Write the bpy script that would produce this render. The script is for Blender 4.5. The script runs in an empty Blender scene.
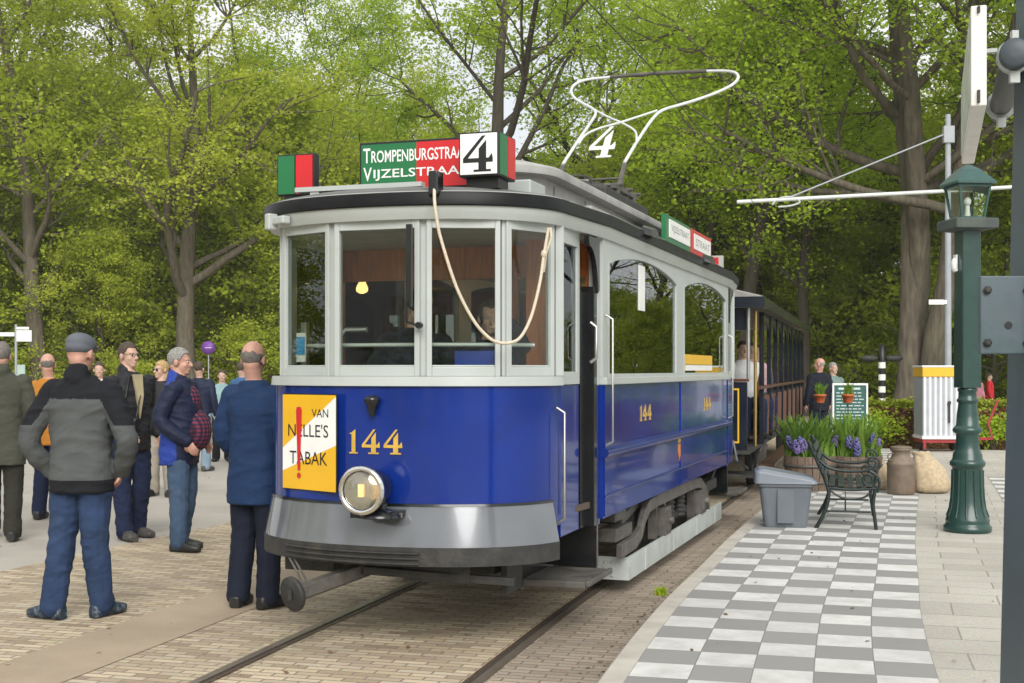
import bpy, bmesh, math, random
import numpy as np
from mathutils import Vector, Matrix, noise as mnoise
R = math.radians
PI = math.pi
SC = bpy.context.scene
COL = SC.collection

# ---------------------------------------------------------------- camera, sky, sun, exposure
CAM_H, FPX, HOR = 1.65, 1280.0, 370.0
cam_d = bpy.data.cameras.new('camera'); cam = bpy.data.objects.new('camera', cam_d); COL.objects.link(cam)
cam.location = (0, 0, CAM_H); cam.rotation_euler = (R(90), 0, 0)
cam_d.sensor_width = 36; cam_d.lens = 36 * FPX / 1024; cam_d.shift_y = (HOR - 341.5) / 1024
cam_d.clip_start = 0.05; cam_d.clip_end = 3000
SC.camera = cam

SUN_EL, SUN_AZ = R(34), R(172)      # azimuth clockwise from +Y: behind the camera, to the right
world = bpy.data.worlds.new('World'); SC.world = world; world.use_nodes = True
wt = world.node_tree; wt.nodes.clear()
w_out = wt.nodes.new('ShaderNodeOutputWorld'); w_bg = wt.nodes.new('ShaderNodeBackground')
w_sky = wt.nodes.new('ShaderNodeTexSky'); w_sky.sky_type = 'NISHITA'; w_sky.sun_disc = False
w_sky.sun_elevation = SUN_EL; w_sky.sun_rotation = SUN_AZ
w_tc = wt.nodes.new('ShaderNodeTexCoord'); w_n = wt.nodes.new('ShaderNodeTexNoise')
w_n.inputs['Scale'].default_value = 2.2; w_n.inputs['Detail'].default_value = 6
w_r = wt.nodes.new('ShaderNodeValToRGB')
w_r.color_ramp.elements[0].position = 0.30; w_r.color_ramp.elements[0].color = (.62, .62, .62, 1)
w_r.color_ramp.elements[1].position = 0.55; w_r.color_ramp.elements[1].color = (1, 1, 1, 1)
w_m = wt.nodes.new('ShaderNodeMix'); w_m.data_type = 'RGBA'
w_m.inputs[7].default_value = (8.9, 8.95, 8.9, 1)     # cloud deck
wt.links.new(w_tc.outputs['Generated'], w_n.inputs['Vector'])
wt.links.new(w_n.outputs['Fac'], w_r.inputs['Fac'])
wt.links.new(w_r.outputs['Color'], w_m.inputs[0])
wt.links.new(w_sky.outputs['Color'], w_m.inputs[6])
wt.links.new(w_m.outputs[2], w_bg.inputs['Color'])
w_bg.inputs['Strength'].default_value = 0.10
wt.links.new(w_bg.outputs['Background'], w_out.inputs['Surface'])

sun_d = bpy.data.lights.new('sun', 'SUN'); sun_d.energy = 2.9; sun_d.angle = R(38); sun_d.color = (1, .975, .94)
sun = bpy.data.objects.new('sun', sun_d); COL.objects.link(sun)
_s = Vector((math.sin(SUN_AZ) * math.cos(SUN_EL), math.cos(SUN_AZ) * math.cos(SUN_EL), math.sin(SUN_EL)))
sun.rotation_euler = _s.to_track_quat('Z', 'Y').to_euler()
SC.view_settings.view_transform = 'Standard'; SC.view_settings.look = 'None'
SC.cycles.max_bounces = 14; SC.cycles.diffuse_bounces = 7; SC.cycles.transmission_bounces = 10; SC.cycles.transparent_max_bounces = 16
SC.view_settings.exposure = 0.28; SC.view_settings.gamma = 1

# ---------------------------------------------------------------- helpers
def at(px, Y, py=None):
    "a point of the place at distance Y along the view direction"
    return Vector(((px - 512) / FPX * Y, Y, CAM_H - (py - HOR) / FPX * Y if py is not None else 0))

def tag(o, label=None, cat=None, group=None, kind=None):
    if label: o['label'] = label
    if cat: o['category'] = cat
    if group: o['group'] = group
    if kind: o['kind'] = kind
    return o

def empty(name, loc, rz=0, label=None, cat=None, group=None):
    o = bpy.data.objects.new(name, None); COL.objects.link(o)
    o.empty_display_size = .2
    o.location = loc; o.rotation_euler = (0, 0, rz)
    return tag(o, label, cat, group)

class MB:
    "collects faces, then links them as ONE mesh object"
    def __init__(s): s.v = []; s.f = []; s.mi = []; s.sm = []
    def add(s, verts, faces, m=0, smooth=False):
        o = len(s.v); s.v += [tuple(p) for p in verts]
        for f in faces: s.f.append([i + o for i in f]); s.mi.append(m); s.sm.append(smooth)
        return s
    def box(s, c, d, M=None, m=0):
        hx, hy, hz = d[0] / 2, d[1] / 2, d[2] / 2
        vs = [Vector((sx * hx, sy * hy, sz * hz)) for sz in (-1, 1) for sy in (-1, 1) for sx in (-1, 1)]
        if M is not None: vs = [M @ p for p in vs]
        c = Vector(c)
        return s.add([p + c for p in vs], [(0, 2, 3, 1), (4, 5, 7, 6), (0, 1, 5, 4), (2, 6, 7, 3), (0, 4, 6, 2), (1, 3, 7, 5)], m)
    def span(s, a, b, m=0):
        "axis box between two corners"
        a = Vector(a); b = Vector(b)
        return s.box((a + b) / 2, [abs(q) for q in (b - a)], None, m)
    def tube(s, pts, r, n=8, m=0, cap=True, smooth=True):
        pts = [Vector(p) for p in pts]
        rs = list(r) if hasattr(r, '__len__') else [r] * len(pts)
        t0 = (pts[1] - pts[0]).normalized()
        up = Vector((0, 0, 1)) if abs(t0.z) < .9 else Vector((1, 0, 0))
        nrm = (up - t0 * up.dot(t0)).normalized(); vs = []
        for i, p in enumerate(pts):
            if i == 0: t = t0
            elif i == len(pts) - 1: t = (p - pts[i - 1]).normalized()
            else: t = ((pts[i + 1] - p).normalized() + (p - pts[i - 1]).normalized()).normalized()
            nrm = (nrm - t * nrm.dot(t)).normalized(); bn = t.cross(nrm)
            for k in range(n):
                a = 2 * PI * k / n
                vs.append(p + (nrm * math.cos(a) + bn * math.sin(a)) * rs[i])
        fs = [(i * n + k, i * n + (k + 1) % n, (i + 1) * n + (k + 1) % n, (i + 1) * n + k) for i in range(len(pts) - 1) for k in range(n)]
        s.add(vs, fs, m, smooth)
        if cap:
            s.add(vs[:n], [tuple(range(n))[::-1]], m); s.add(vs[-n:], [tuple(range(n))], m)
        return s
    def bar(s, a, b, w, h, m=0):
        "rectangular bar from a to b, w sideways, h up"
        a = Vector(a); b = Vector(b); d = b - a; L = d.length; d.normalize()
        up = Vector((0, 0, 1)) if abs(d.z) < .95 else Vector((0, 1, 0))
        x = d.cross(up).normalized(); z = x.cross(d)
        M = Matrix((x, d, z)).transposed()
        return s.box((a + b) / 2, (w, L, h), M, m)
    def lathe(s, prof, n=24, c=(0, 0, 0), M=None, m=0, smooth=True):
        c = Vector(c); vs = []
        for r, z in prof:
            for k in range(n):
                a = 2 * PI * k / n; p = Vector((r * math.cos(a), r * math.sin(a), z))
                vs.append((M @ p if M is not None else p) + c)
        fs = [(i * n + k, i * n + (k + 1) % n, (i + 1) * n + (k + 1) % n, (i + 1) * n + k) for i in range(len(prof) - 1) for k in range(n)]
        s.add(vs, fs, m, smooth)
        s.add(vs[:n], [tuple(range(n))[::-1]], m); s.add(vs[-n:], [tuple(range(n))], m)
        return s
    def prism(s, poly, t, fn, m=0):
        "2-D outline given thickness t; fn maps (a, b, depth) into space"
        k = len(poly)
        vs = [fn(a, b, 0) for a, b in poly] + [fn(a, b, t) for a, b in poly]
        fs = [tuple(range(k))[::-1], tuple(range(k, 2 * k))] + [(i, (i + 1) % k, (i + 1) % k + k, i + k) for i in range(k)]
        return s.add(vs, fs, m)
    def loft(s, rings, m=0, smooth=True, cap=True):
        n = len(rings[0]); vs = [p for r in rings for p in r]
        fs = [(i * n + k, i * n + (k + 1) % n, (i + 1) * n + (k + 1) % n, (i + 1) * n + k) for i in range(len(rings) - 1) for k in range(n)]
        s.add(vs, fs, m, smooth)
        if cap:
            s.add(rings[0], [tuple(range(n))[::-1]], m); s.add(rings[-1], [tuple(range(n))], m)
        return s
    def sheet(s, rows, m=0, smooth=True):
        "open grid of points"
        n = len(rows[0]); vs = [p for r in rows for p in r]
        return s.add(vs, [(i * n + k, i * n + k + 1, (i + 1) * n + k + 1, (i + 1) * n + k) for i in range(len(rows) - 1) for k in range(n - 1)], m, smooth)
    def ell(s, c, r, M=None, nu=16, nv=10, m=0):
        c = Vector(c); vs = []
        for j in range(nv + 1):
            th = PI * (j if 0 < j < nv else (.001 if j == 0 else nv - .001)) / nv
            for k in range(nu):
                a = 2 * PI * k / nu
                p = Vector((r[0] * math.sin(th) * math.cos(a), r[1] * math.sin(th) * math.sin(a), r[2] * math.cos(th)))
                vs.append((M @ p if M is not None else p) + c)
        fs = [(j * nu + k, (j + 1) * nu + k, (j + 1) * nu + (k + 1) % nu, j * nu + (k + 1) % nu) for j in range(nv) for k in range(nu)]
        s.add(vs, fs, m, True)
        s.add(vs[:nu], [tuple(range(nu))], m); s.add(vs[-nu:], [tuple(range(nu))[::-1]], m)
        return s
    def ext(s, o, M=None, m=0):
        vs = [M @ Vector(p) for p in o.v] if M is not None else o.v
        off = len(s.v); s.v += [tuple(p) for p in vs]
        for f, sm in zip(o.f, o.sm): s.f.append([i + off for i in f]); s.mi.append(m); s.sm.append(sm)
        return s
    def mesh(s, name, mats):
        me = bpy.data.meshes.new(name); me.from_pydata(s.v, [], s.f)
        for m in (mats if isinstance(mats, (list, tuple)) else [mats]): me.materials.append(m)
        me.polygons.foreach_set('material_index', s.mi); me.polygons.foreach_set('use_smooth', s.sm)
        bm = bmesh.new(); bm.from_mesh(me); bmesh.ops.recalc_face_normals(bm, faces=bm.faces); bm.to_mesh(me); bm.free()
        me.update(); return me
    def build(s, name, mats, parent=None, bevel=0, loc=None):
        o = bpy.data.objects.new(name, s.mesh(name, mats)); COL.objects.link(o)
        if parent is not None: o.parent = parent
        if loc is not None: o.location = loc
        if bevel:
            b = o.modifiers.new('bevel', 'BEVEL'); b.width = bevel; b.segments = 2; b.limit_method = 'ANGLE'; b.angle_limit = R(40)
        return o

def link_mesh(name, me, parent=None):
    o = bpy.data.objects.new(name, me); COL.objects.link(o)
    if parent is not None: o.parent = parent
    return o

def fast_mesh(name, V, quads, mat, smooth=False):
    me = bpy.data.meshes.new(name); nv, nf = len(V), len(quads)
    me.vertices.add(nv); me.vertices.foreach_set('co', np.asarray(V, np.float32).ravel())
    me.loops.add(nf * 4); me.loops.foreach_set('vertex_index', np.asarray(quads, np.int32).ravel())
    me.polygons.add(nf); me.polygons.foreach_set('loop_start', np.arange(0, nf * 4, 4, dtype=np.int32))
    me.polygons.foreach_set('loop_total', np.full(nf, 4, np.int32))
    if smooth: me.polygons.foreach_set('use_smooth', np.ones(nf, bool))
    me.materials.append(mat); me.update(calc_edges=True); me.validate(); return me

def text_mb(txt, w, h, fn, t=.003, mb=None, m=0, bold=0.0):
    "letters fitted into a w x h box; fn maps (a, b, depth) into space"
    cu = bpy.data.curves.new('lettering', 'FONT'); cu.body = txt; cu.resolution_u = 3; cu.offset = bold
    ob = bpy.data.objects.new('lettering', cu); COL.objects.link(ob)
    dg = bpy.context.evaluated_depsgraph_get(); dg.update()
    me = bpy.data.meshes.new_from_object(ob.evaluated_get(dg))
    bm = bmesh.new(); bm.from_mesh(me)
    bpy.data.objects.remove(ob); bpy.data.curves.remove(cu); bpy.data.meshes.remove(me)
    bm.verts.ensure_lookup_table()
    x0 = min(v.co.x for v in bm.verts); x1 = max(v.co.x for v in bm.verts)
    y0 = min(v.co.y for v in bm.verts); y1 = max(v.co.y for v in bm.verts)
    mb = mb or MB(); idx = {v: i for i, v in enumerate(bm.verts)}
    vs = [fn((v.co.x - x0) / (x1 - x0) * w, (v.co.y - y0) / (y1 - y0) * h, t) for v in bm.verts]
    mb.add(vs, [[idx[v] for v in f.verts] for f in bm.faces], m); bm.free()
    return mb

# ---------------------------------------------------------------- materials
def nodes_of(name):
    m = bpy.data.materials.new(name); m.use_nodes = True; nt = m.node_tree
    b = nt.nodes['Principled BSDF']; return m, nt, b

def mat(name, col, rough=.5, metal=0.0, var=.12, scale=6, bump=0.0, bscale=40, coat=0.0, spec=.5, stretch=None, dirt=None, dscale=2.0, damt=.6):
    m, nt, b = nodes_of(name)
    tc = nt.nodes.new('ShaderNodeTexCoord'); src = tc.outputs['Object']
    if stretch:
        mp = nt.nodes.new('ShaderNodeMapping'); mp.inputs['Scale'].default_value = stretch
        nt.links.new(src, mp.inputs['Vector']); src = mp.outputs['Vector']
    n = nt.nodes.new('ShaderNodeTexNoise'); n.inputs['Scale'].default_value = scale; n.inputs['Detail'].default_value = 5
    nt.links.new(src, n.inputs['Vector'])
    r = nt.nodes.new('ShaderNodeValToRGB')
    r.color_ramp.elements[0].position = .3; r.color_ramp.elements[1].position = .7
    r.color_ramp.elements[0].color = tuple(c * (1 - var) for c in col) + (1,)
    r.color_ramp.elements[1].color = tuple(min(1, c * (1 + var)) for c in col) + (1,)
    nt.links.new(n.outputs['Fac'], r.inputs['Fac']); out = r.outputs['Color']
    if dirt:
        n2 = nt.nodes.new('ShaderNodeTexNoise'); n2.inputs['Scale'].default_value = dscale; n2.inputs['Detail'].default_value = 8
        n2.inputs['Roughness'].default_value = .7
        nt.links.new(src, n2.inputs['Vector'])
        r2 = nt.nodes.new('ShaderNodeValToRGB'); r2.color_ramp.elements[0].position = .5; r2.color_ramp.elements[1].position = .75
        r2.color_ramp.elements[1].color = (damt, damt, damt, 1)
        nt.links.new(n2.outputs['Fac'], r2.inputs['Fac'])
        mx = nt.nodes.new('ShaderNodeMix'); mx.data_type = 'RGBA'; mx.inputs[7].default_value = tuple(dirt) + (1,)
        nt.links.new(r2.outputs['Color'], mx.inputs[0]); nt.links.new(out, mx.inputs[6]); out = mx.outputs[2]
    nt.links.new(out, b.inputs['Base Color'])
    rr = nt.nodes.new('ShaderNodeMapRange'); rr.inputs['To Min'].default_value = max(0, rough - .06); rr.inputs['To Max'].default_value = min(1, rough + .08)
    nt.links.new(n.outputs['Fac'], rr.inputs['Value']); nt.links.new(rr.outputs['Result'], b.inputs['Roughness'])
    b.inputs['Metallic'].default_value = metal; b.inputs['Specular IOR Level'].default_value = spec
    b.inputs['Coat Weight'].default_value = coat; b.inputs['Coat Roughness'].default_value = .04
    if bump:
        n3 = nt.nodes.new('ShaderNodeTexNoise'); n3.inputs['Scale'].default_value = bscale; n3.inputs['Detail'].default_value = 4
        nt.links.new(src, n3.inputs['Vector'])
        bp = nt.nodes.new('ShaderNodeBump'); bp.inputs['Strength'].default_value = bump; bp.inputs['Distance'].default_value = .02
        nt.links.new(n3.outputs['Fac'], bp.inputs['Height']); nt.links.new(bp.outputs['Normal'], b.inputs['Normal'])
    return m

def glass_mat(name, tint=(.90, .93, .90), extra=.0, ior=1.5):
    m = bpy.data.materials.new(name); m.use_nodes = True; nt = m.node_tree; nt.nodes.clear()
    o = nt.nodes.new('ShaderNodeOutputMaterial'); t = nt.nodes.new('ShaderNodeBsdfTransparent'); g = nt.nodes.new('ShaderNodeBsdfGlossy')
    t.inputs['Color'].default_value = tint + (1,); g.inputs['Roughness'].default_value = .0; g.inputs['Color'].default_value = (.95, .97, 1, 1)
    f = nt.nodes.new('ShaderNodeFresnel'); f.inputs['IOR'].default_value = ior
    a = nt.nodes.new('ShaderNodeMath'); a.operation = 'ADD'; a.inputs[1].default_value = extra; a.use_clamp = True
    nt.links.new(f.outputs['Fac'], a.inputs[0])
    n = nt.nodes.new('ShaderNodeTexNoise'); n.inputs['Scale'].default_value = 1.6; n.inputs['Detail'].default_value = 1
    tc = nt.nodes.new('ShaderNodeTexCoord'); nt.links.new(tc.outputs['Object'], n.inputs['Vector'])
    bp = nt.nodes.new('ShaderNodeBump'); bp.inputs['Strength'].default_value = .01; bp.inputs['Distance'].default_value = .05
    nt.links.new(n.outputs['Fac'], bp.inputs['Height']); nt.links.new(bp.outputs['Normal'], g.inputs['Normal'])
    mx = nt.nodes.new('ShaderNodeMixShader')
    nt.links.new(a.outputs['Value'], mx.inputs['Fac']); nt.links.new(t.outputs['BSDF'], mx.inputs[1]); nt.links.new(g.outputs['BSDF'], mx.inputs[2])
    nt.links.new(mx.outputs['Shader'], o.inputs['Surface']); return m

def emit_mat(name, col, s):
    m, nt, b = nodes_of(name)
    b.inputs['Base Color'].default_value = tuple(col) + (1,); b.inputs['Emission Color'].default_value = tuple(col) + (1,)
    b.inputs['Emission Strength'].default_value = s; return m

def leaf_mat(name, c1, c2, trans=.45):
    m = bpy.data.materials.new(name); m.use_nodes = True; nt = m.node_tree; nt.nodes.clear()
    o = nt.nodes.new('ShaderNodeOutputMaterial'); d = nt.nodes.new('ShaderNodeBsdfDiffuse'); t = nt.nodes.new('ShaderNodeBsdfTranslucent')
    geo = nt.nodes.new('ShaderNodeNewGeometry'); oi = nt.nodes.new('ShaderNodeObjectInfo'); tc = nt.nodes.new('ShaderNodeTexCoord')
    n = nt.nodes.new('ShaderNodeTexNoise'); n.inputs['Scale'].default_value = .45; n.inputs['Detail'].default_value = 3
    nt.links.new(tc.outputs['Object'], n.inputs['Vector'])
    s1 = nt.nodes.new('ShaderNodeMath'); s1.operation = 'MULTIPLY_ADD'; s1.inputs[1].default_value = .45
    nt.links.new(geo.outputs['Random Per Island'], s1.inputs[0]); nt.links.new(n.outputs['Fac'], s1.inputs[2])
    s2 = nt.nodes.new('ShaderNodeMath'); s2.operation = 'MULTIPLY_ADD'; s2.inputs[1].default_value = .4
    nt.links.new(oi.outputs['Random'], s2.inputs[0]); nt.links.new(s1.outputs[0], s2.inputs[2])
    mr = nt.nodes.new('ShaderNodeMapRange'); mr.inputs['From Min'].default_value = .45; mr.inputs['From Max'].default_value = 1.25
    nt.links.new(s2.outputs[0], mr.inputs['Value'])
    mx = nt.nodes.new('ShaderNodeMix'); mx.data_type = 'RGBA'
    mx.inputs[6].default_value = tuple(c1) + (1,); mx.inputs[7].default_value = tuple(c2) + (1,)
    nt.links.new(mr.outputs[0], mx.inputs[0])
    nt.links.new(mx.outputs[2], d.inputs['Color']); nt.links.new(mx.outputs[2], t.inputs['Color'])
    ms = nt.nodes.new('ShaderNodeMixShader'); ms.inputs['Fac'].default_value = trans
    nt.links.new(d.outputs[0], ms.inputs[1]); nt.links.new(t.outputs[0], ms.inputs[2]); nt.links.new(ms.outputs[0], o.inputs['Surface'])
    return m

def brick_mat(name, cols, mortar, bw, bh, msize=.006, rough=.85, rot=0.0, grime=(.2, .17, .13), gamt=.4, use_uv=False, offs=.5, var_scale=.5):
    "bricks or slabs laid in the ground plane; the colour of each one drawn from cols"
    m, nt, b = nodes_of(name)
    tc = nt.nodes.new('ShaderNodeTexCoord'); mp = nt.nodes.new('ShaderNodeMapping'); mp.inputs['Rotation'].default_value = (0, 0, rot)
    nt.links.new(tc.outputs['UV' if use_uv else 'Object'], mp.inputs['Vector'])
    br = nt.nodes.new('ShaderNodeTexBrick'); br.offset = offs
    br.inputs['Scale'].default_value = 1; br.inputs['Brick Width'].default_value = bw; br.inputs['Row Height'].default_value = bh
    br.inputs['Mortar Size'].default_value = msize; br.inputs['Mortar Smooth'].default_value = .3
    br.inputs['Color1'].default_value = (0, 0, 0, 1); br.inputs['Color2'].default_value = (1, 1, 1, 1); br.inputs['Mortar'].default_value = (.5, .5, .5, 1)
    nt.links.new(mp.outputs['Vector'], br.inputs['Vector'])
    rp = nt.nodes.new('ShaderNodeValToRGB'); rp.color_ramp.interpolation = 'LINEAR'
    el = rp.color_ramp.elements
    while len(el) < len(cols): el.new(.5)
    for i, c in enumerate(cols): el[i].position = i / (len(cols) - 1); el[i].color = tuple(c) + (1,)
    nt.links.new(br.outputs['Color'], rp.inputs['Fac'])
    mx = nt.nodes.new('ShaderNodeMix'); mx.data_type = 'RGBA'; mx.inputs[7].default_value = tuple(mortar) + (1,)
    nt.links.new(br.outputs['Fac'], mx.inputs[0]); nt.links.new(rp.outputs['Color'], mx.inputs[6])
    n = nt.nodes.new('ShaderNodeTexNoise'); n.inputs['Scale'].default_value = var_scale; n.inputs['Detail'].default_value = 8; n.inputs['Roughness'].default_value = .65
    nt.links.new(mp.outputs['Vector'], n.inputs['Vector'])
    r2 = nt.nodes.new('ShaderNodeValToRGB'); r2.color_ramp.elements[0].position = .42; r2.color_ramp.elements[1].position = .72
    r2.color_ramp.elements[1].color = (gamt, gamt, gamt, 1)
    nt.links.new(n.outputs['Fac'], r2.inputs['Fac'])
    m2 = nt.nodes.new('ShaderNodeMix'); m2.data_type = 'RGBA'; m2.inputs[7].default_value = tuple(grime) + (1,)
    nt.links.new(r2.outputs['Color'], m2.inputs[0]); nt.links.new(mx.outputs[2], m2.inputs[6])
    nf = nt.nodes.new('ShaderNodeTexNoise'); nf.inputs['Scale'].default_value = 55; nf.inputs['Detail'].default_value = 3
    nt.links.new(mp.outputs['Vector'], nf.inputs['Vector'])
    m3 = nt.nodes.new('ShaderNodeMix'); m3.data_type = 'RGBA'; m3.blend_type = 'OVERLAY'; m3.inputs[0].default_value = .35
    nt.links.new(m2.outputs[2], m3.inputs[6]); nt.links.new(nf.outputs['Color'], m3.inputs[7])
    hs = nt.nodes.new('ShaderNodeHueSaturation'); hs.inputs['Saturation'].default_value = .95
    nt.links.new(m3.outputs[2], hs.inputs['Color']); nt.links.new(hs.outputs['Color'], b.inputs['Base Color'])
    b.inputs['Roughness'].default_value = rough
    ad = nt.nodes.new('ShaderNodeMath'); ad.operation = 'MULTIPLY_ADD'; ad.inputs[1].default_value = -1.0
    nt.links.new(br.outputs['Fac'], ad.inputs[0]); nt.links.new(nf.outputs['Fac'], ad.inputs[2])
    bp = nt.nodes.new('ShaderNodeBump'); bp.inputs['Strength'].default_value = .6; bp.inputs['Distance'].default_value = .007
    nt.links.new(ad.outputs[0], bp.inputs['Height']); nt.links.new(bp.outputs['Normal'], b.inputs['Normal'])
    return m

def checker_mat(name, c1, c2, joint):
    "square concrete tiles laid alternately, one UV unit per tile"
    m, nt, b = nodes_of(name)
    tc = nt.nodes.new('ShaderNodeTexCoord')
    ck = nt.nodes.new('ShaderNodeTexChecker'); ck.inputs['Scale'].default_value = 1
    ck.inputs['Color1'].default_value = tuple(c1) + (1,); ck.inputs['Color2'].default_value = tuple(c2) + (1,)
    nt.links.new(tc.outputs['UV'], ck.inputs['Vector'])
    br = nt.nodes.new('ShaderNodeTexBrick'); br.offset = 0; br.inputs['Scale'].default_value = 1; br.inputs['Brick Width'].default_value = 1
    br.inputs['Row Height'].default_value = 1; br.inputs['Mortar Size'].default_value = .012; br.inputs['Mortar Smooth'].default_value = .2
    br.inputs['Color1'].default_value = (.0, .0, .0, 1); br.inputs['Color2'].default_value = (1, 1, 1, 1)
    nt.links.new(tc.outputs['UV'], br.inputs['Vector'])
    tone = nt.nodes.new('ShaderNodeMapRange'); tone.inputs['To Min'].default_value = .86; tone.inputs['To Max'].default_value = 1.06
    nt.links.new(br.outputs['Color'], tone.inputs['Value'])
    mul = nt.nodes.new('ShaderNodeMix'); mul.data_type = 'RGBA'; mul.blend_type = 'MULTIPLY'; mul.inputs[0].default_value = 1
    nt.links.new(ck.outputs['Color'], mul.inputs[6]); nt.links.new(tone.outputs[0], mul.inputs[7])
    mx = nt.nodes.new('ShaderNodeMix'); mx.data_type = 'RGBA'; mx.inputs[7].default_value = tuple(joint) + (1,)
    nt.links.new(br.outputs['Fac'], mx.inputs[0]); nt.links.new(mul.outputs[2], mx.inputs[6])
    n = nt.nodes.new('ShaderNodeTexNoise'); n.inputs['Scale'].default_value = 1.3; n.inputs['Detail'].default_value = 8; n.inputs['Roughness'].default_value = .7
    nt.links.new(tc.outputs['UV'], n.inputs['Vector'])
    r2 = nt.nodes.new('ShaderNodeValToRGB'); r2.color_ramp.elements[0].position = .40; r2.color_ramp.elements[1].position = .75; r2.color_ramp.elements[1].color = (.55, .55, .55, 1)
    nt.links.new(n.outputs['Fac'], r2.inputs['Fac'])
    m2 = nt.nodes.new('ShaderNodeMix'); m2.data_type = 'RGBA'; m2.inputs[7].default_value = (.30, .28, .25, 1)
    nt.links.new(r2.outputs['Color'], m2.inputs[0]); nt.links.new(mx.outputs[2], m2.inputs[6])
    nt.links.new(m2.outputs[2], b.inputs['Base Color']); b.inputs['Roughness'].default_value = .8
    bp = nt.nodes.new('ShaderNodeBump'); bp.inputs['Strength'].default_value = .3; bp.inputs['Distance'].default_value = .004; bp.invert = True
    nt.links.new(br.outputs['Fac'], bp.inputs['Height']); nt.links.new(bp.outputs['Normal'], b.inputs['Normal'])
    return m

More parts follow.
